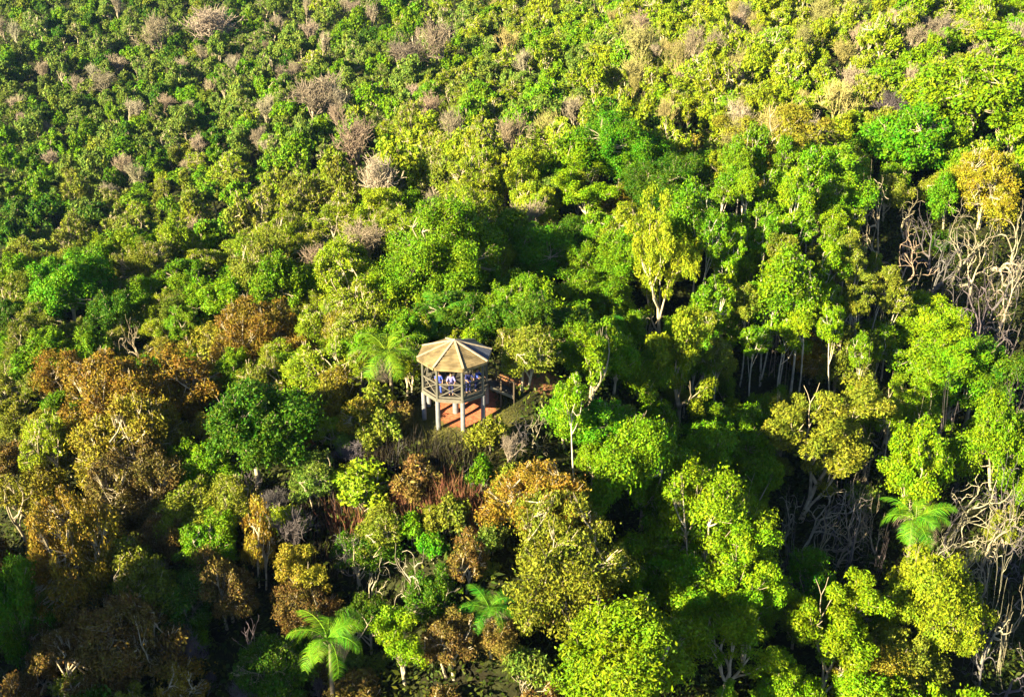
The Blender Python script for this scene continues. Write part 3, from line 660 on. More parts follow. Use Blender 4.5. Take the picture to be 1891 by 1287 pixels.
KC = {'p': 'thin_stemmed_tree', 'v': 'pale_limbed_tree', 'b': 'broadleaf_tree', 'f': 'feathery_tree', 'r': 'russet_tree', 's': 'slender_tree', 'n': 'bare_tree', 't': 'twiggy_tree', 'u': 'shrub'}
HEROES = '''
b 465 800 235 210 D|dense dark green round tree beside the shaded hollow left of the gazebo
b 530 705 110 110 G|bright green tree rising behind the dense dark green round tree
r 215 745 200 160 R|large rusty orange bushy tree on the left slope
r 330 715 140 120 R|smaller rusty orange tree beside the large one on the left slope
r 485 625 160 140 R|rusty orange tree on the crest line left of the gazebo
r 400 665 120 90 M|mustard bushy tree under the crest line's rusty orange tree
r 250 815 230 110 M|wide mustard tree below the large rusty orange tree
f 85 830 100 130 Y|yellow-green feathery tree at the left edge below the rusty trees
b 130 540 160 150 V|vivid green tree on the left ridge shoulder
b 60 480 110 80 O
b 95 655 130 110 G|rounded bright green tree just above the wide mustard tree
b 25 600 80 90 D
n 250 625 70 100 T|pale leafless tree with twisted upright limbs on the left slope
n 415 600 90 90 T|pale leafless tree with one crooked limb above the mustard tree
r 160 1010 190 220 R|tall rusty tree with brown heart at lower left
r 265 910 200 150 B|brown-leaved tree between the wide mustard and tall rusty trees
r 240 1075 170 120 O|olive bushy tree in front of the tall rusty tree
r 60 930 140 130 M
b 375 1015 120 115 G|fresh green tree standing among brown trees at lower left
b 25 1125 120 200 V|tall vivid green tree cut by the left edge near the bottom
v 550 1080 110 120 M|young gold-leaved tree above the bottom palm
r 475 1000 60 130 R|thin young tree with orange leaves beside the dark hollow
r 535 970 70 70 Y
r 330 1275 90 70 R|orange tree cut off by the bottom edge at lower left
v 745 1195 105 130 L|lime green tree with a thin pale stem right of the bottom palm
r 835 1190 130 110 B|dark brown tree between lime tree and drooping palm
n 685 1080 85 100 T|pale leafless tree, leftmost of the pale pair below the clearing
n 750 1065 120 140 T|broad pale leafless tree, wider of the pale pair below the clearing
r 990 935 190 150 R|rusty gold tree below the gazebo
r 1050 1020 240 190 O|wide olive-brown tree under the rusty gold tree
r 1005 1105 110 100 R|small rusty tree beside the golden yellow tree
r 1085 1115 100 100 A|golden yellow large-leaved tree near the bottom
r 855 1030 70 100 B|pinkish brown withered bush left of the olive-brown tree
u 670 910 100 90 Y|yellow-green shrub at the left end of the dry reeds
u 890 880 50 70 V|small vivid green shrub right of the dry reeds
u 700 990 110 60 O|olive shrub in the hollow above the pale leafless pair
u 800 1015 50 50 V|small vivid green tuft below the dry reeds
u 825 960 80 60 O|olive shrub at the foot of the dry reeds
u 760 985 60 60 G
u 905 808 70 45 O
n 700 850 90 60 Z
n 860 885 70 60 Z
n 640 880 80 70 Z
n 950 800 70 80 Z
n 985 790 60 70 T
t 935 830 50 70 P|pale dry twig bush right below the gazebo
b 1110 800 120 100 V|compact vivid green tree right of the gazebo's shadow
b 1190 880 200 210 G|broad bright green tree right of the rusty gold tree
b 1290 990 250 250 L|largest lime green tree at lower right
b 1180 1220 260 200 L|lime green tree reaching the bottom edge under the largest lime tree
v 1385 1110 170 190 L|lime tree with pale limbs showing right of the largest lime tree
b 1250 1090 150 130 G
v 1520 1190 200 180 L|lime tree with tufted top near the bottom right
b 1720 1130 170 210 Y|yellow-green tree standing before the purplish leafless trees
b 1690 885 130 160 L|lime tree with a palm hanging below it
b 1855 820 110 160 L|lime tree cut by the right edge
v 1490 830 230 130 O|spreading olive tree with orange twigs right of the gazebo
b 1340 830 170 130 G
b 1500 1075 85 110 V|small vivid green tree among the pale leafless trees
r 1600 1245 120 100 M
v 1340 1200 140 110 L
b 1660 1235 150 110 O
b 1440 1265 120 80 L
n 1480 975 70 130 T|pale leafless tree, first from left in the leafless grove
n 1520 985 85 120 T|pale leafless tree, second from left in the leafless grove
n 1575 955 100 130 T|pale leafless tree, third from left in the leafless grove
n 1620 1000 70 90 Z
n 1790 1000 120 140 T|wide pale leafless tree beside the hanging palm
n 1850 1130 110 220 T|tall pale leafless tree at the bottom right edge
n 1860 1010 90 120 Z
r 1865 980 70 80 O
v 1230 470 120 210 Y|tall pale-limbed tree with thin yellow-green foliage right of centre
v 1390 510 100 110 L|slender tree with pale trunk, left one in the trunk thicket
s 1480 545 100 150 L|slender lime tree with long pale trunk in the trunk thicket
v 1350 610 100 90 G|slender tree below the trunk thicket with bent stem
s 1450 510 70 100 L
s 1510 500 70 110 L
s 1560 585 60 90 L
s 1310 560 80 110 G
s 1620 640 60 80 L
s 1400 420 70 90 G
n 1500 430 80 110 T
n 1610 470 80 110 T
n 1690 450 90 110 Z
n 1445 945 70 100 T
n 1605 925 80 90 T
n 1550 1005 90 100 T
n 1635 975 80 100 T
n 1755 960 90 120 Z
n 1830 1035 100 120 T
n 1880 1060 90 110 T
n 1820 1190 90 130 Z
n 1880 1180 80 140 T
n 1720 430 90 100 Z
n 1800 470 100 110 T
n 1845 520 100 120 Z
n 1760 560 110 100 T
n 1880 600 80 120 T
n 1820 660 110 100 T
n 1700 540 80 90 T
n 1880 740 70 100 Z
n 1560 850 70 90 Z
n 1780 880 90 110 Z
n 1530 420 60 80 T
n 1680 400 80 80 T
p 1405 440 49 73 G
p 1440 470 53 74 O
p 1475 430 62 73 L
p 1500 480 61 55 O
p 1530 440 50 72 G
p 1560 470 48 77 O
p 1590 500 59 72 O
p 1420 540 54 75 G
p 1455 560 49 75 G
p 1490 590 58 67 L
p 1525 560 44 60 L
p 1560 600 51 79 L
p 1595 570 50 70 O
p 1380 560 55 67 O
p 1340 520 46 66 L
p 1315 600 43 59 O
p 1620 520 48 63 O
p 1650 560 62 64 O
p 1360 460 58 67 G
p 1330 660 59 73 O
p 1400 640 60 62 G
p 1600 650 42 63 G
n 1486 544 38 108 T
n 1392 471 30 115 T
n 1575 614 26 129 Z
n 1602 549 41 136 T
n 1576 472 41 114 T
n 1506 583 39 130 Z
n 1428 619 34 106 T
n 1567 608 38 106 T
n 1543 510 28 131 T
n 1442 605 28 134 T
n 1620 629 32 109 Z
n 1597 523 37 127 T
n 1451 645 29 134 T
n 1552 614 41 132 T
n 1528 488 37 133 T
n 1631 618 28 132 T
n 1546 512 26 118 T
n 1482 518 27 127 T
n 1562 526 39 111 Z
n 1429 492 26 112 T
n 1523 479 26 150 Z
n 1545 493 39 114 T
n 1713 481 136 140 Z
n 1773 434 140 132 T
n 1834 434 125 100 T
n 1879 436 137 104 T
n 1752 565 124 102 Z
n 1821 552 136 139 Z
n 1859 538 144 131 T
n 1798 649 111 109 T
n 1841 628 139 110 Z
n 1640 603 119 111 T
n 1693 655 114 112 T
n 1889 689 147 104 T
n 1485 953 145 124 T
n 1538 932 144 126 Z
n 1599 972 142 124 Z
n 1663 990 127 101 T
n 1513 1040 141 100 Z
n 1760 935 148 133 T
n 1836 967 130 135 T
n 1873 949 120 140 Z
n 1738 1039 148 119 T
n 1791 1053 114 111 Z
n 1859 1103 112 133 T
n 1881 1233 147 100 Z
n 1833 1164 134 115 T
f 752 668 62 90 Y
s 1330 430 90 100 G
s 1430 440 90 90 L
s 1540 470 80 90 O
s 1450 620 80 90 L
s 1420 560 80 110 G
s 1580 540 70 80 L
b 1520 340 200 140 G|bright green dome tree above the trunk thicket
b 1050 305 140 120 G|bright green tree at the left of the ridge clump above the gazebo
b 1150 285 165 140 V|vivid green tree in the middle of the ridge clump above the gazebo
v 1095 350 130 110 L
b 1230 350 170 130 D
b 1150 240 130 60 D
v 1420 280 170 140 M|mustard tree with forked pale trunk left of the bright dome
r 1820 340 120 120 W|yellow-olive tree at the right edge above the shaded thicket
b 1750 375 55 80 V|small vivid green tree left of the yellow-olive tree
b 1795 180 190 130 L|broad lime dome tree on several pale trunks at upper right
b 1680 260 160 110 V|dark vivid tree below the broad lime dome
n 1655 480 150 130 P|brown twiggy leafless tree above the purplish thicket
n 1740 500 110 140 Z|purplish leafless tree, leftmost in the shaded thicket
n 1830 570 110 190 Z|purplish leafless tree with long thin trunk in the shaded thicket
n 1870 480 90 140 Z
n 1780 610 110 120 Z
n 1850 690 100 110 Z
n 1640 560 80 110 Z
b 1700 605 150 120 L|lime tufted tree before the shaded purplish thicket
v 1740 720 190 120 G
v 1640 750 150 120 L
r 1550 660 100 100 O
n 1580 610 80 100 T|pale curling leafless tree left of the lime tufted tree
r 1490 660 90 70 R
v 1255 680 130 170 Y|yellow-green tree with pale trunk right of the gazebo
t 1140 620 80 60 P|small pinkish leafless tree right of the gazebo clearing
n 1200 615 70 80 T
v 1088 680 115 130 L|lime tree at the right edge of the gazebo clearing
s 1065 745 70 110 L
r 970 650 115 95 O|olive tree right behind the gazebo roof
b 1000 470 120 110 V
b 960 560 110 110 G
b 1090 550 130 110 G
b 1010 560 90 80 L
b 1150 480 120 120 G
b 800 470 230 210 G|big bright green tree standing behind the gazebo
b 730 560 120 110 L|lime tree left behind the gazebo
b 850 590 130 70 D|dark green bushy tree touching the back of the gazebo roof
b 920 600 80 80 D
f 640 610 100 100 M|mustard feathery tree up the slope left of the gazebo
r 560 655 90 80 R
r 595 765 90 70 R
r 660 775 80 60 M
r 620 730 120 90 M|mustard bush on red earth left of the gazebo
f 660 690 110 100 Y
u 690 760 90 70 O
u 735 770 60 50 B
b 610 500 150 90 Y
t 620 490 110 70 P|pinkish leafless tree on the ridge crest left of centre
t 340 440 80 90 P|tan leafless tree standing alone on the left ridge shoulder
b 400 560 120 90 G
b 290 690 100 80 V
b 570 700 80 70 G
b 640 820 50 50 U
n 600 930 80 90 Z
n 650 1010 80 90 Z
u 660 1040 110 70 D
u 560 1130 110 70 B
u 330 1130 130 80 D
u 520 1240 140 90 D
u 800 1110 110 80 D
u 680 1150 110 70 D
u 440 930 110 70 O
u 580 880 110 80 U
n 480 900 90 80 Z
n 430 1215 110 120 Z|bluish leafless branches in the dark hollow at lower left
u 250 1190 170 90 B
r 420 1100 150 100 B
u 150 1200 140 100 B
t 360 1190 110 90 Z
t 380 45 110 80 P|large pinkish leafless tree near the top left
t 300 60 90 80 P
t 740 105 110 80 P|pinkish leafless tree nearest the top centre gap
t 820 75 110 90 P
t 580 180 110 50 P
t 660 250 130 50 P
t 235 205 70 50 P
t 335 135 60 60 P
t 840 265 60 50 P
t 1320 95 80 90 P|pinkish leafless tree with fan of limbs near the top right
t 1650 40 90 60 P
t 1730 55 90 70 P
t 1065 210 90 70 P
t 1270 145 60 50 P
t 1660 205 80 70 Z
t 1180 80 90 110 K
t 1540 190 120 90 K
t 200 150 60 50 P
'''
for ln in HEROES.strip().splitlines():
    a, _, lab = ln.partition('|')
    k, cx, cy, w, h, c = a.split()
    if k == 'u' and float(w) > 100: k = 'r'
    e_ = 1.13 if k in 'bvr' and float(cx) > 960 else 1.04
    hero(KC[k], float(cx), float(cy), float(w) * e_, float(h) * e_, c, lab or None)

# fill: trees spread over the slopes where the photograph shows forest without a singled-out tree
BLOBS = [(30, 400, 100, 'bD5 bG1'),   # px, py, radius px, [(kind, colour, weight)...]; first: dark trees for a shadow pocket
    (200, 100, 420, 'bU7 bG3 bD2 fU4 tP2 tT2 bO2'), (0, 350, 220, 'bU5 bD3 bG2 tT1'), (650, 100, 330, 'bU5 bG4 fU3 tP2 tT2 bD2 fY2'),
    (1000, 100, 250, 'bG4 fY3 vY2 bU3 tP1 tK1'), (1400, 120, 330, 'fY4 vY3 fL2 tP2 bY2 tK2'), (1800, 80, 220, 'fY3 vL3 bL2 tP2 bG2'), (1700, 280, 180, 'bG4 bD2 fY2 rO1'),
    (350, 420, 260, 'fY4 vO2 bG3 fO2 bL1 tT1'), (800, 300, 280, 'fY4 vY3 fO2 bY3 tP2 bG2'), (1250, 250, 220, 'fY3 vY3 bG2 rM1 tK2'), (100, 550, 220, 'fO3 bG4 bD1 rO2'), (500, 500, 230, 'fY4 bG2 rO2 fO2'),
    (250, 750, 260, 'rM3 rR2 rO3 bG2 fY2'), (150, 1080, 330, 'rB3 rO3 bD2 bG1 uB2'), (500, 1000, 200, 'uU3 uB3 tZ2 rB1'), (500, 1240, 260, 'uU3 uB3 tZ2'), (800, 950, 170, 'uO3 uB2 uK2 uU2'), (950, 1200, 180, 'uU3 rB2 rO2 bG1'),
    (1050, 600, 180, 'bG4 bL3 rO1 bD1'), (1450, 520, 250, 'pL4 pG3 nT3 sG1'), (1780, 540, 220, 'nZ4 uD3 bD2'), (1350, 760, 200, 'bG3 vO2 bL2 vL1'), (1600, 700, 160, 'bL3 nT2 rO2 sL2'),
    (1300, 1100, 260, 'bL3 vL2 bG3'), (1600, 1000, 200, 'nT4 bD2 uU2 rO1'), (1820, 1050, 200, 'nZ2 nT3 uD3'), (1600, 1240, 260, 'bL3 bO2 rO1 bG2'), (1900, 780, 150, 'bL2 nZ3 uD2'),
]
def pick(px, py):
    best, bi = 1e9, 0
    for i, b in enumerate(BLOBS):
        d = math.hypot(px - b[0], py - b[1]) / b[2] * rng.uniform(.8, 1.25)
        if d < best: best, bi = d, i
    opts = BLOBS[bi][3].split(); w = np.array([float(o[2:]) for o in opts])
    o = opts[rng.choice(len(opts), p=w / w.sum())]
    return KC[o[0]], o[1]
HOLES = [(1800, 540, 120, 150), (1800, 1000, 100, 90), (1540, 960, 120, 90), (620, 980, 100, 140), (430, 1180, 170, 90), (1470, 560, 160, 110), (1700, 470, 90, 70), (1700, 330, 60, 40), (560, 1230, 150, 70), (680, 830, 90, 60)]
def in_clearing(x, y):
    return (math.hypot((x - GX) / 4.6, (y + .8) / 4.2) < 1) or (abs(y - 2.6) < 1.1 and GX < x < GX + 7) or (abs(x - GX) < 3.6 and -4.6 < y < -2)
taken = [(t['x'], t['y'], t['w'] * .26) for t in TREES]
TK = np.zeros((30000, 3)); TK[:len(taken)] = taken; nt = [len(taken)]
def try_fill(x, y, wr, tall):
    p = proj((x, y, float(ground(x, y)) + 3))
    if p[2] < 25 or not (-170 < p[0] < W0 + 130 and -150 < p[1] < H0 + 260): return False
    if in_clearing(x, y): return False
    kind, col = pick(p[0], p[1] - 10)
    w = min(wr * math.exp(rng.normal() * .36), 10)
    if kind == 'shrub': w = min(w, 3.0)
    if kind in ('broadleaf_tree', 'feathery_tree', 'russet_tree', 'slender_tree', 'pale_limbed_tree') and any(((p[0] - a) / rx) ** 2 + ((p[1] - 45 - b) / ry) ** 2 < 1 for a, b, rx, ry in HOLES): return False
    asp = {'thin_stemmed_tree': 1.4, 'pale_limbed_tree': 1.0, 'broadleaf_tree': 1.05, 'feathery_tree': 1.0, 'russet_tree': .85, 'slender_tree': 1.6, 'bare_tree': 1.5, 'twiggy_tree': 1.05, 'shrub': .8}[kind]
    r = w * {'shrub': .4, 'slender_tree': .24}.get(kind, .31 if p[2] > 140 else .27)
    if w > 5.5 and p[2] > 108: w = 5.5; r = min(r, 1.5)
    if (((TK[:nt[0], 0] - x) ** 2 + (TK[:nt[0], 1] - y) ** 2) < (TK[:nt[0], 2] + r) ** 2).any(): return False
    if kind in ('slender_tree',): w = min(w, 3.8)
    if kind == 'thin_stemmed_tree': w = min(w, 2.6)
    if kind in ('bare_tree',): w = min(w, 4.2)
    q_ = proj((x, y, float(ground(x, y)) + w * asp * .6)); rp = FPX * w * .5 / q_[2]
    if q_[2] < 81 and 750 - rp < q_[0] < 1000 + rp and 600 - rp < q_[1] < (850 if kind == 'shrub' else 900) + rp * .8: return False
    TK[nt[0]] = (x, y, r); nt[0] += 1
    put(kind, x, y, w, w * asp * rng.uniform(.75, 1.3), col)
    return True
for n_try, (y0, y1, wr) in ((2500, (-45, 14, 3.6)), (4500, (12, 70, 4.6)), (4000, (66, 92, 4.4)), (30000, (84, 285, 4.0))):
    for _ in range(n_try):
        y = rng.uniform(y0, y1)
        hw = (y - CAM[1]) * .52 + 8
        try_fill(rng.uniform(-hw, hw), y, wr, 1)

for a_, b_, rx_, ry_ in HOLES:
    for _ in range(90):
        th_, k_ = rng.uniform(0, 6.28), rng.random() ** .5
        qx, qy = a_ + rx_ * k_ * math.cos(th_), b_ + 40 + ry_ * k_ * math.sin(th_)
        t_ = 40.0
        while t_ < 160:
            p_ = ray(qx, qy, t_)
            if p_[2] <= float(ground(p_[0], p_[1])): break
            t_ += .8
        try_fill(p_[0], p_[1], 2.6, 0)
# leave out what nothing shows of: a coarse depth buffer over crown outlines
S = 8
bw, bh = int(W0 / S) + 1, int(H0 / S) + 1
own = -np.ones((bh, bw), int)
yy, xx = np.mgrid[0:bh, 0:bw] * S + S / 2
for t in TREES:
    c = np.array([t['x'], t['y'], t['z'] + t['H'] - t['hc'] * .5])
    t['px'], t['py'], t['d'] = proj(c)
    t['rw'], t['rh'] = FPX * t['w'] / 2 / t['d'], FPX * math.hypot(t['hc'] / 2 * .88, t['w'] / 2 * .4) / t['d']
order = sorted(range(len(TREES)), key=lambda i: -TREES[i]['d'])
for i in order:
    t = TREES[i]
    sp = .8 if t['kind'] in ('broadleaf_tree', 'feathery_tree', 'russet_tree', 'shrub') else .45
    m = ((xx - t['px']) / (t['rw'] * sp)) ** 2 + ((yy - t['py']) / (t['rh'] * sp)) ** 2 < 1
    own[m] = i
cnt = np.bincount(own[own >= 0], minlength=len(TREES))
rank = {}
EDGE = lambda t: t['px'] < 0 or t['px'] > W0 or t['py'] > H0 or t['py'] < 0
far = []
keep = []
for i in sorted(range(len(TREES)), key=lambda i: (not TREES[i]['hero'], -cnt[i])):
    t = TREES[i]
    if not (t['hero'] or cnt[i] >= 3): continue
    rank[t['kind']] = rank.get(t['kind'], 0) + 1
    (keep if rank[t['kind']] <= 290 else far).append(t)
# unseen trees added past the lower left edge to shade the dark hollow
TREES = keep
print('TREES', len(TREES), len(far), {k: sum(t['kind'] == k for t in TREES) for k in RHO})

for x_, y_ in ((-44, -36), (-46, -30), (-48, -24), (-50, -38), (-51, -18), (-50, -45)):
    put('broadleaf_tree', x_, y_, 6.6, 9.5, 'G', 'unseen tree added beyond the lower left edge to shade the hollow')
    t = TREES[-1]; t['px'], t['py'], t['d'] = proj((x_, y_, t['z'] + 5))
# labels
_1 = 'zero one two three four five six seven eight nine ten eleven twelve thirteen fourteen fifteen sixteen seventeen eighteen nineteen'.split()
_o = 'zeroth first second third fourth fifth sixth seventh eighth ninth tenth eleventh twelfth thirteenth fourteenth fifteenth sixteenth seventeenth eighteenth nineteenth'.split()
_t = {2: 'twenty', 3: 'thirty', 4: 'forty'}
NUM = _1 + [_t[k] + ('-' + _1[j] if j else '') for k in (2, 3, 4) for j in range(10)]
ORD = _o[1:] + [_t[k] + '-' + _o[j] if j else _t[k][:-1] + 'ieth' for k in (2, 3, 4) for j in range(10)]
ROWS = ((130, 'at the top edge'), (280, 'on upper slope'), (440, 'on middle slope'), (620, 'above gazebo height'), (840, 'level with the gazebo'), (1060, 'below the gazebo'), (9999, 'at the bottom edge'))
COLS = ((300, 'far left'), (620, 'left'), (945, 'left of centre'), (1270, 'right of centre'), (1590, 'right'), (9999, 'far right'))
cells = {}
for t in TREES:
    if t['label']: continue
    r_ = next(n for lim, n in ROWS if t['py'] < lim); c_ = next(n for lim, n in COLS if t['px'] < lim)
    cells.setdefault((t['kind'], t['col'], r_, c_), []).append(t)
for (k, c, r_, c_), ts in cells.items():
    ts.sort(key=lambda t: t['px']); n = len(ts)
    base = f"{PAL[c][0]} {WORD[k]}"
    for i, t in enumerate(ts):
        if n == 1: t['label'] = f'{base} {r_}, {c_}'
        else:
            pos = 'leftmost' if i == 0 else ('rightmost' if i == n - 1 else f'{ORD[min(i, 48)]} from left')
            t['label'] = f"{pos} of {NUM[min(n, 49)]} {base}s {r_}, {c_}"
            if len(t['label'].split()) > 15: t['label'] = t['label'].replace(' from left', '')
GROUP = {'thin_stemmed_tree': 'thin trees of the trunk thicket', 'pale_limbed_tree': 'open trees on pale limbs', 'broadleaf_tree': 'leafy green trees of the forest', 'feathery_tree': 'airy trees of the forest', 'russet_tree': 'bushy autumn trees of the forest', 'slender_tree': 'slender trees with bare trunks', 'bare_tree': 'leafless forking trees', 'twiggy_tree': 'leafless twiggy trees', 'shrub': 'shrubs of the undergrowth'}
for me_list in PROTO.values():
    for L_ in me_list.values():
        for pr_ in L_:
            pr_[0].materials.append(BARK)
            pr_[1].materials.append(BARK if pr_[1].name.startswith('crown') and False else LEAF)
for k in ('bare_tree', 'twiggy_tree'):
    for L_ in PROTO[k].values():
        for pr_ in L_: pr_[1].materials[0] = BARK
for t in TREES:
    trunk_me, crown_me, pw, pH = t['proto'][:4]
    e = empty(t['kind'], (t['x'], t['y'], t['z'] - .05), t['rz'])
    sx = t['w'] / pw; sk = rng.uniform(.9, 1.12); e.scale = (sx * sk, sx / sk, t['H'] / pH); e.rotation_euler = (rng.normal() * .06, rng.normal() * .06, t['rz'])
    tag(e, t['label'], 'shrub' if t['kind'] == 'shrub' else 'tree', GROUP[t['kind']])
    isbare = t['kind'] in ('bare_tree', 'twiggy_tree')
    jit = rng.uniform(.85, 1.18)
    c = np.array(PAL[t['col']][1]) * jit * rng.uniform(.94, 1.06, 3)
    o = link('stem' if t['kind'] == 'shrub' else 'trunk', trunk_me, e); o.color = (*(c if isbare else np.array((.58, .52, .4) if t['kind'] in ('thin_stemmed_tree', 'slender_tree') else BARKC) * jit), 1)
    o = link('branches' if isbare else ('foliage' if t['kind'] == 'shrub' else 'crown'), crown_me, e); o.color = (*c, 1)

# the smallest crowns of the wood beyond, past 290 of a kind, stand as one mass
if far:
    cache = {}
    Vs, Cs, nn = [], [], 0
    for t in far:
        cm = t['proto'][1]
        if cm.name not in cache:
            a = np.zeros(len(cm.vertices) * 3, np.float32); cm.vertices.foreach_get('co', a); cache[cm.name] = a.reshape(-1, 4, 3)[::2]
        q_ = cache[cm.name]; c_ = q_.mean(1, keepdims=True); q_ = (c_ + (q_ - c_) * 1.4).reshape(-1, 3)
        sx = t['w'] / t['proto'][2]; ca, sa = math.cos(t['rz']), math.sin(t['rz'])
        q_ = q_ * np.array([sx, sx, t['H'] / t['proto'][3]])
        Vs.append(np.stack([q_[:, 0] * ca - q_[:, 1] * sa + t['x'], q_[:, 0] * sa + q_[:, 1] * ca + t['y'], q_[:, 2] + t['z']], -1))
        Cs.append(np.tile(np.r_[np.array(PAL[t['col']][1]) * rng.uniform(.85, 1.18), 1], (len(q_), 1)))
    Vs = np.concatenate(Vs)
    me = mesh_np('distant_woods', Vs, [np.arange(len(Vs)).reshape(-1, 4)])
    at = me.color_attributes.new('leaf_colour', 'FLOAT_COLOR', 'POINT'); at.data.foreach_set('color', np.concatenate(Cs).astype(np.float32).ravel())
    LW = LEAF.copy(); LW.name = 'woods_leaf'
    an = LW.node_tree.nodes.new('ShaderNodeVertexColor'); an.layer_name = 'leaf_colour'
    for n_ in LW.node_tree.nodes:
        if n_.type == 'MIX': LW.node_tree.links.new(an.outputs[0], n_.inputs[6])
    tag(link('distant_woods', me, None, LW), 'smallest tree crowns of the wood covering the far hillside', 'woods', kind='stuff')

# ------------------------------------------------------------------ palms
def frond_mesh(seed, Ln, droop, nl=27, ll=.66):
    g = np.random.default_rng(seed)
    t = np.linspace(0, 1, 9)
    ang = R(62) - t * droop
    st_ = Ln / 8
    pts = np.zeros((9, 3))
    for i in range(1, 9): pts[i] = pts[i - 1] + st_ * np.array([math.cos(ang[i]), 0, math.sin(ang[i])])
    T = Tubes(); T.add(pts, np.linspace(.035, .008, 9), 4)
    V, F, n = [np.concatenate(T.V)], [np.concatenate(T.F)], T.n
    for s in (-1, 1):
        u = np.linspace(.12, .99, nl)
        for x in u:
            i = min(int(x * 8), 7); f = x * 8 - i
            p = pts[i] * (1 - f) + pts[i + 1] * f
            ax = nrm(pts[i + 1] - pts[i])
            L_ = ll * (math.sin(math.pi * min(x * .85 + .12, 1)) * .75 + .3) * g.uniform(.85, 1.15)
            d = nrm(np.array([0, s * 1.0, 0]) + ax * .65 + np.array([0, 0, g.uniform(-.05, .25)]))
            tip = p + d * L_ + np.array([0, 0, -.35 * L_])
            mid = p + d * L_ * .55 + np.array([0, 0, -.05 * L_])
            wv = ax * .019
            V.append(np.array([p - wv, p + wv, mid + wv * 1.1, tip, mid - wv * 1.1])); F2 = np.array([[n, n + 1, n + 2, n + 4]]), np.array([[n + 2, n + 3, n + 4, n + 4]])
            F.append(F2[0]); F.append(np.array([[n + 4, n + 2, n + 3, n + 3]])[:, :4]); n += 5
    quads = [f for f in F if f.shape[1] == 4]
    # degenerate quads become triangles
    allq = np.concatenate(quads); tri = allq[allq[:, 2] == allq[:, 3]][:, :3]; qd = allq[allq[:, 2] != allq[:, 3]]
    me = mesh_np('frond', np.concatenate(V), [qd, tri]); me.materials.append(LEAF); return me
FR = [frond_mesh(700 + i, 2.5, R(a)) for i, a in enumerate((95, 130, 165))]
def palm(cx, cy, size, trunk_h, label, col, nf=15, dead=0):
    t = 32.0
    while t < 300:
        p = ray(cx, cy, t)
        if p[2] - float(ground(p[0], p[1])) <= trunk_h: break
        t += .4
    z = float(ground(p[0], p[1])); k = size * t / FPX / 4.4
    e = empty('palm_tree', (p[0], p[1], z)); tag(e, label, 'palm', 'feather palms of the forest')
    T = Tubes(); g = np.random.default_rng(int(cx)); hh = p[2] - z
    T.add(limb_path((0, 0, -.3), (g.normal() * .15, g.normal() * .15, hh), g, .03, 8), np.linspace(.15, .1, 8) , 8)
    o = link('trunk', T.mesh('trunk'), e, BARK); o.color = (.2, .16, .11, 1)
    for i in range(nf):
        me = FR[0 if i < nf * .4 else (1 if i < nf * .75 else 2)]
        f = link('frond', me, e); f.location = (0, 0, hh - .05); f.scale = (k * g.uniform(.8, 1.15), k, k)
        lowr = i / nf
        f.rotation_euler = (g.normal() * .3, R(-18 + 52 * lowr + g.uniform(-8, 8)), i * 2.399 + g.uniform(-.2, .2))
        d = i >= nf - dead
        f.color = (.22, .18, .13, 1) if d else (*(np.array(col) * g.uniform(.8, 1.2)), 1)
        if d: f['label'] = 'withered grey-brown frond hanging down'
palm(605, 1180, 160, 6.0, 'bright green feather palm near the bottom edge, with withered fronds', (.12, .27, .01), 15, 2)
palm(905, 1125, 120, 3.2, 'green drooping feather palm right of the dark brown tree', (.06, .2, .01), 16, 3)
palm(716, 655, 145, 4.6, 'yellow-green feather palm against the left side of the gazebo', (.13, .25, .01), 16, 2)
palm(1690, 960, 135, 4.2, 'feather palm hanging below the lime tree at lower right', (.09, .24, .01), 15, 2)
palm(1105, 610, 110, 4.0, 'feather palm half hidden among trees right behind the gazebo', (.06, .2, .01), 12)
palm(820, 580, 120, 3.6, 'dark feather palm behind the gazebo roof', (.05, .18, .01), 12)

# ------------------------------------------------------------------ ground cover
def scatter(n, box, ok):
    x = rng.uniform(box[0], box[1], n); y = rng.uniform(box[2], box[3], n)
    m = np.array([ok(a, b) for a, b in zip(x, y)]); return x[m], y[m]
def seen(x, y, lim=125):
    a, b, d = proj((x, y, float(ground(x, y)))); return d < lim and -120 < a < W0 + 120 and -120 < b < H0 + 320
x, y = scatter(34000, (-66, 66, -48, 66), lambda a, b: seen(a, b) and not in_clearing(a, b))
k = 10
P = np.stack([np.repeat(x, k), np.repeat(y, k), np.zeros(len(x) * k)], -1); P[:, :2] += rng.normal(size=(len(P), 2)) * .35
P[:, 2] = ground(P[:, 0], P[:, 1]) + rng.uniform(.05, 1.3, len(P))
V, F = leaves(P, nrm(rng.normal(size=P.shape) * .6 + np.array([0, 0, .8])), .34, .18, rng)
o = link('undergrowth', mesh_np('undergrowth', V, [F]), None, LEAF); o.color = (.04, .06, .008, 1)
tag(o, 'low leafy undergrowth covering the forest floor', 'undergrowth', kind='stuff')
x, y = scatter(44000, (-160, 160, 50, 290), lambda a, b: seen(a, b, 340))
k = 4
P = np.stack([np.repeat(x, k), np.repeat(y, k), np.zeros(len(x) * k)], -1); P[:, :2] += rng.normal(size=(len(P), 2)) * .8
P[:, 2] = ground(P[:, 0], P[:, 1]) + rng.uniform(.1, 2.2, len(P))
V, F = leaves(P, nrm(rng.normal(size=P.shape) * .6 + np.array([0, 0, .8])), .8, .4, rng)
o = link('undergrowth', mesh_np('undergrowth', V, [F]), None, LEAF); o.color = (.05, .085, .008, 1)
tag(o, 'bushy undergrowth between the trees of the far slopes', 'undergrowth', kind='stuff')
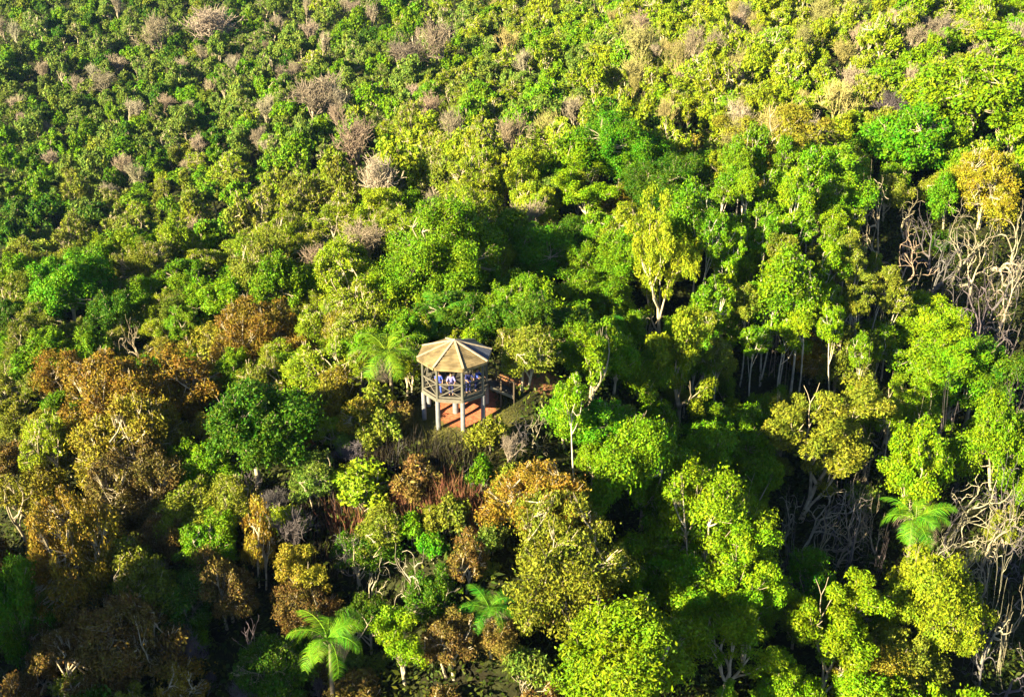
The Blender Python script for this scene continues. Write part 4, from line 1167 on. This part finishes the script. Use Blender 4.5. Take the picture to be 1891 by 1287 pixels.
def blades(x, y, h, lean, wd):
    n = len(x); z = ground(x, y); h = h * rng.uniform(.6, 1.3, n)
    th = rng.uniform(0, 6.28, n); s = np.stack([np.cos(th), np.sin(th), np.zeros(n)], -1) * wd / 2
    l = rng.normal(size=(n, 3)) * lean; l[:, 2] = 0
    b = np.stack([x, y, z - .03], -1); m = b + l * h[:, None] * .4 + np.array([0, 0, 1]) * (h * .55)[:, None]; t = b + l * h[:, None] + np.array([0, 0, 1]) * h[:, None]
    V = np.stack([b - s, b + s, m + s * .8, m - s * .8, t], 1).reshape(-1, 3); i = np.arange(n)[:, None] * 5
    return V, [i + np.array([0, 1, 2, 3]), i + np.array([3, 2, 4])]
x, y = scatter(9000, (GX - 9, GX + 10, -7, 4.5), lambda a, b: in_clearing(a, b) and math.hypot(a - GX - .3, b - .3) > 2.5)
V, F = blades(x, y, .32, .5, .035)
o = link('grass', mesh_np('grass', V, F), None, LEAF); o.color = (.11, .115, .02, 1); tag(o, 'short dry olive grass in the clearing round the gazebo', 'grass', kind='stuff')
def patch(px, py, n, rx, ry):
    t = 40.0
    while t < 150:
        p = ray(px, py, t)
        if p[2] <= ground(p[0], p[1]) + .6: break
        t += .3
    a = rng.normal(size=(n, 2)) * .5; return p[0] + a[:, 0] * rx, p[1] + a[:, 1] * ry
def reeds(spots, h, col, label, wd=.055):
    xs, ys = zip(*[patch(*a) for a in spots])
    V, F = blades(np.concatenate(xs), np.concatenate(ys), h, .2, wd)
    o = link('dry_undergrowth', mesh_np('dry_undergrowth', V, F), None, LEAF); o.color = (*col, 1); tag(o, label, 'reeds', kind='stuff')
reeds(((815, 925, 520, 2.4, 1.2), (720, 955, 260, 1.6, 1.0), (870, 955, 300, 1.2, 1.4), (640, 960, 260, 1.6, 1.2)), 1.7, (.20, .09, .05), 'reddish brown dry reeds in the lower part of the shaded hollow')
reeds(((760, 850, 900, 3.0, 1.6), (680, 850, 700, 2.6, 2.0), (840, 860, 500, 2.0, 1.2), (600, 930, 500, 2.4, 2.4), (560, 1030, 500, 2.6, 2.0)), 1.5, (.032, .026, .02), 'reeds before the gazebo, their shade painted in as dark colour')  # near-black colour stands in for the shade on these reeds
# shade: comes from the unseen trees added beyond the left edge

# ------------------------------------------------------------------ air
M_air = bpy.data.materials.new('air'); M_air.use_nodes = True
n_ = M_air.node_tree.nodes; n_.clear()
out_ = n_.new('ShaderNodeOutputMaterial'); pv = n_.new('ShaderNodeVolumePrincipled')
pv.inputs['Color'].default_value = (.3, .5, 1, 1); pv.inputs['Density'].default_value = .00006; pv.inputs['Anisotropy'].default_value = .2
M_air.node_tree.links.new(pv.outputs[0], out_.inputs['Volume'])
zlo = float(TZ.min()) - 1; zhi = max(float(TZ.max()) + 14, CAM[2] + 3)
mb = MB(); mb.prism([(-1700, -1650, zlo), (1700, -1650, zlo), (1700, 2800, zlo), (-1700, 2800, zlo)], (0, 0, zhi - zlo))
tag(mb.build('haze', M_air), 'thin bluish air over the wooded slopes', kind='stuff')
sc.cycles.volume_bounces = 0
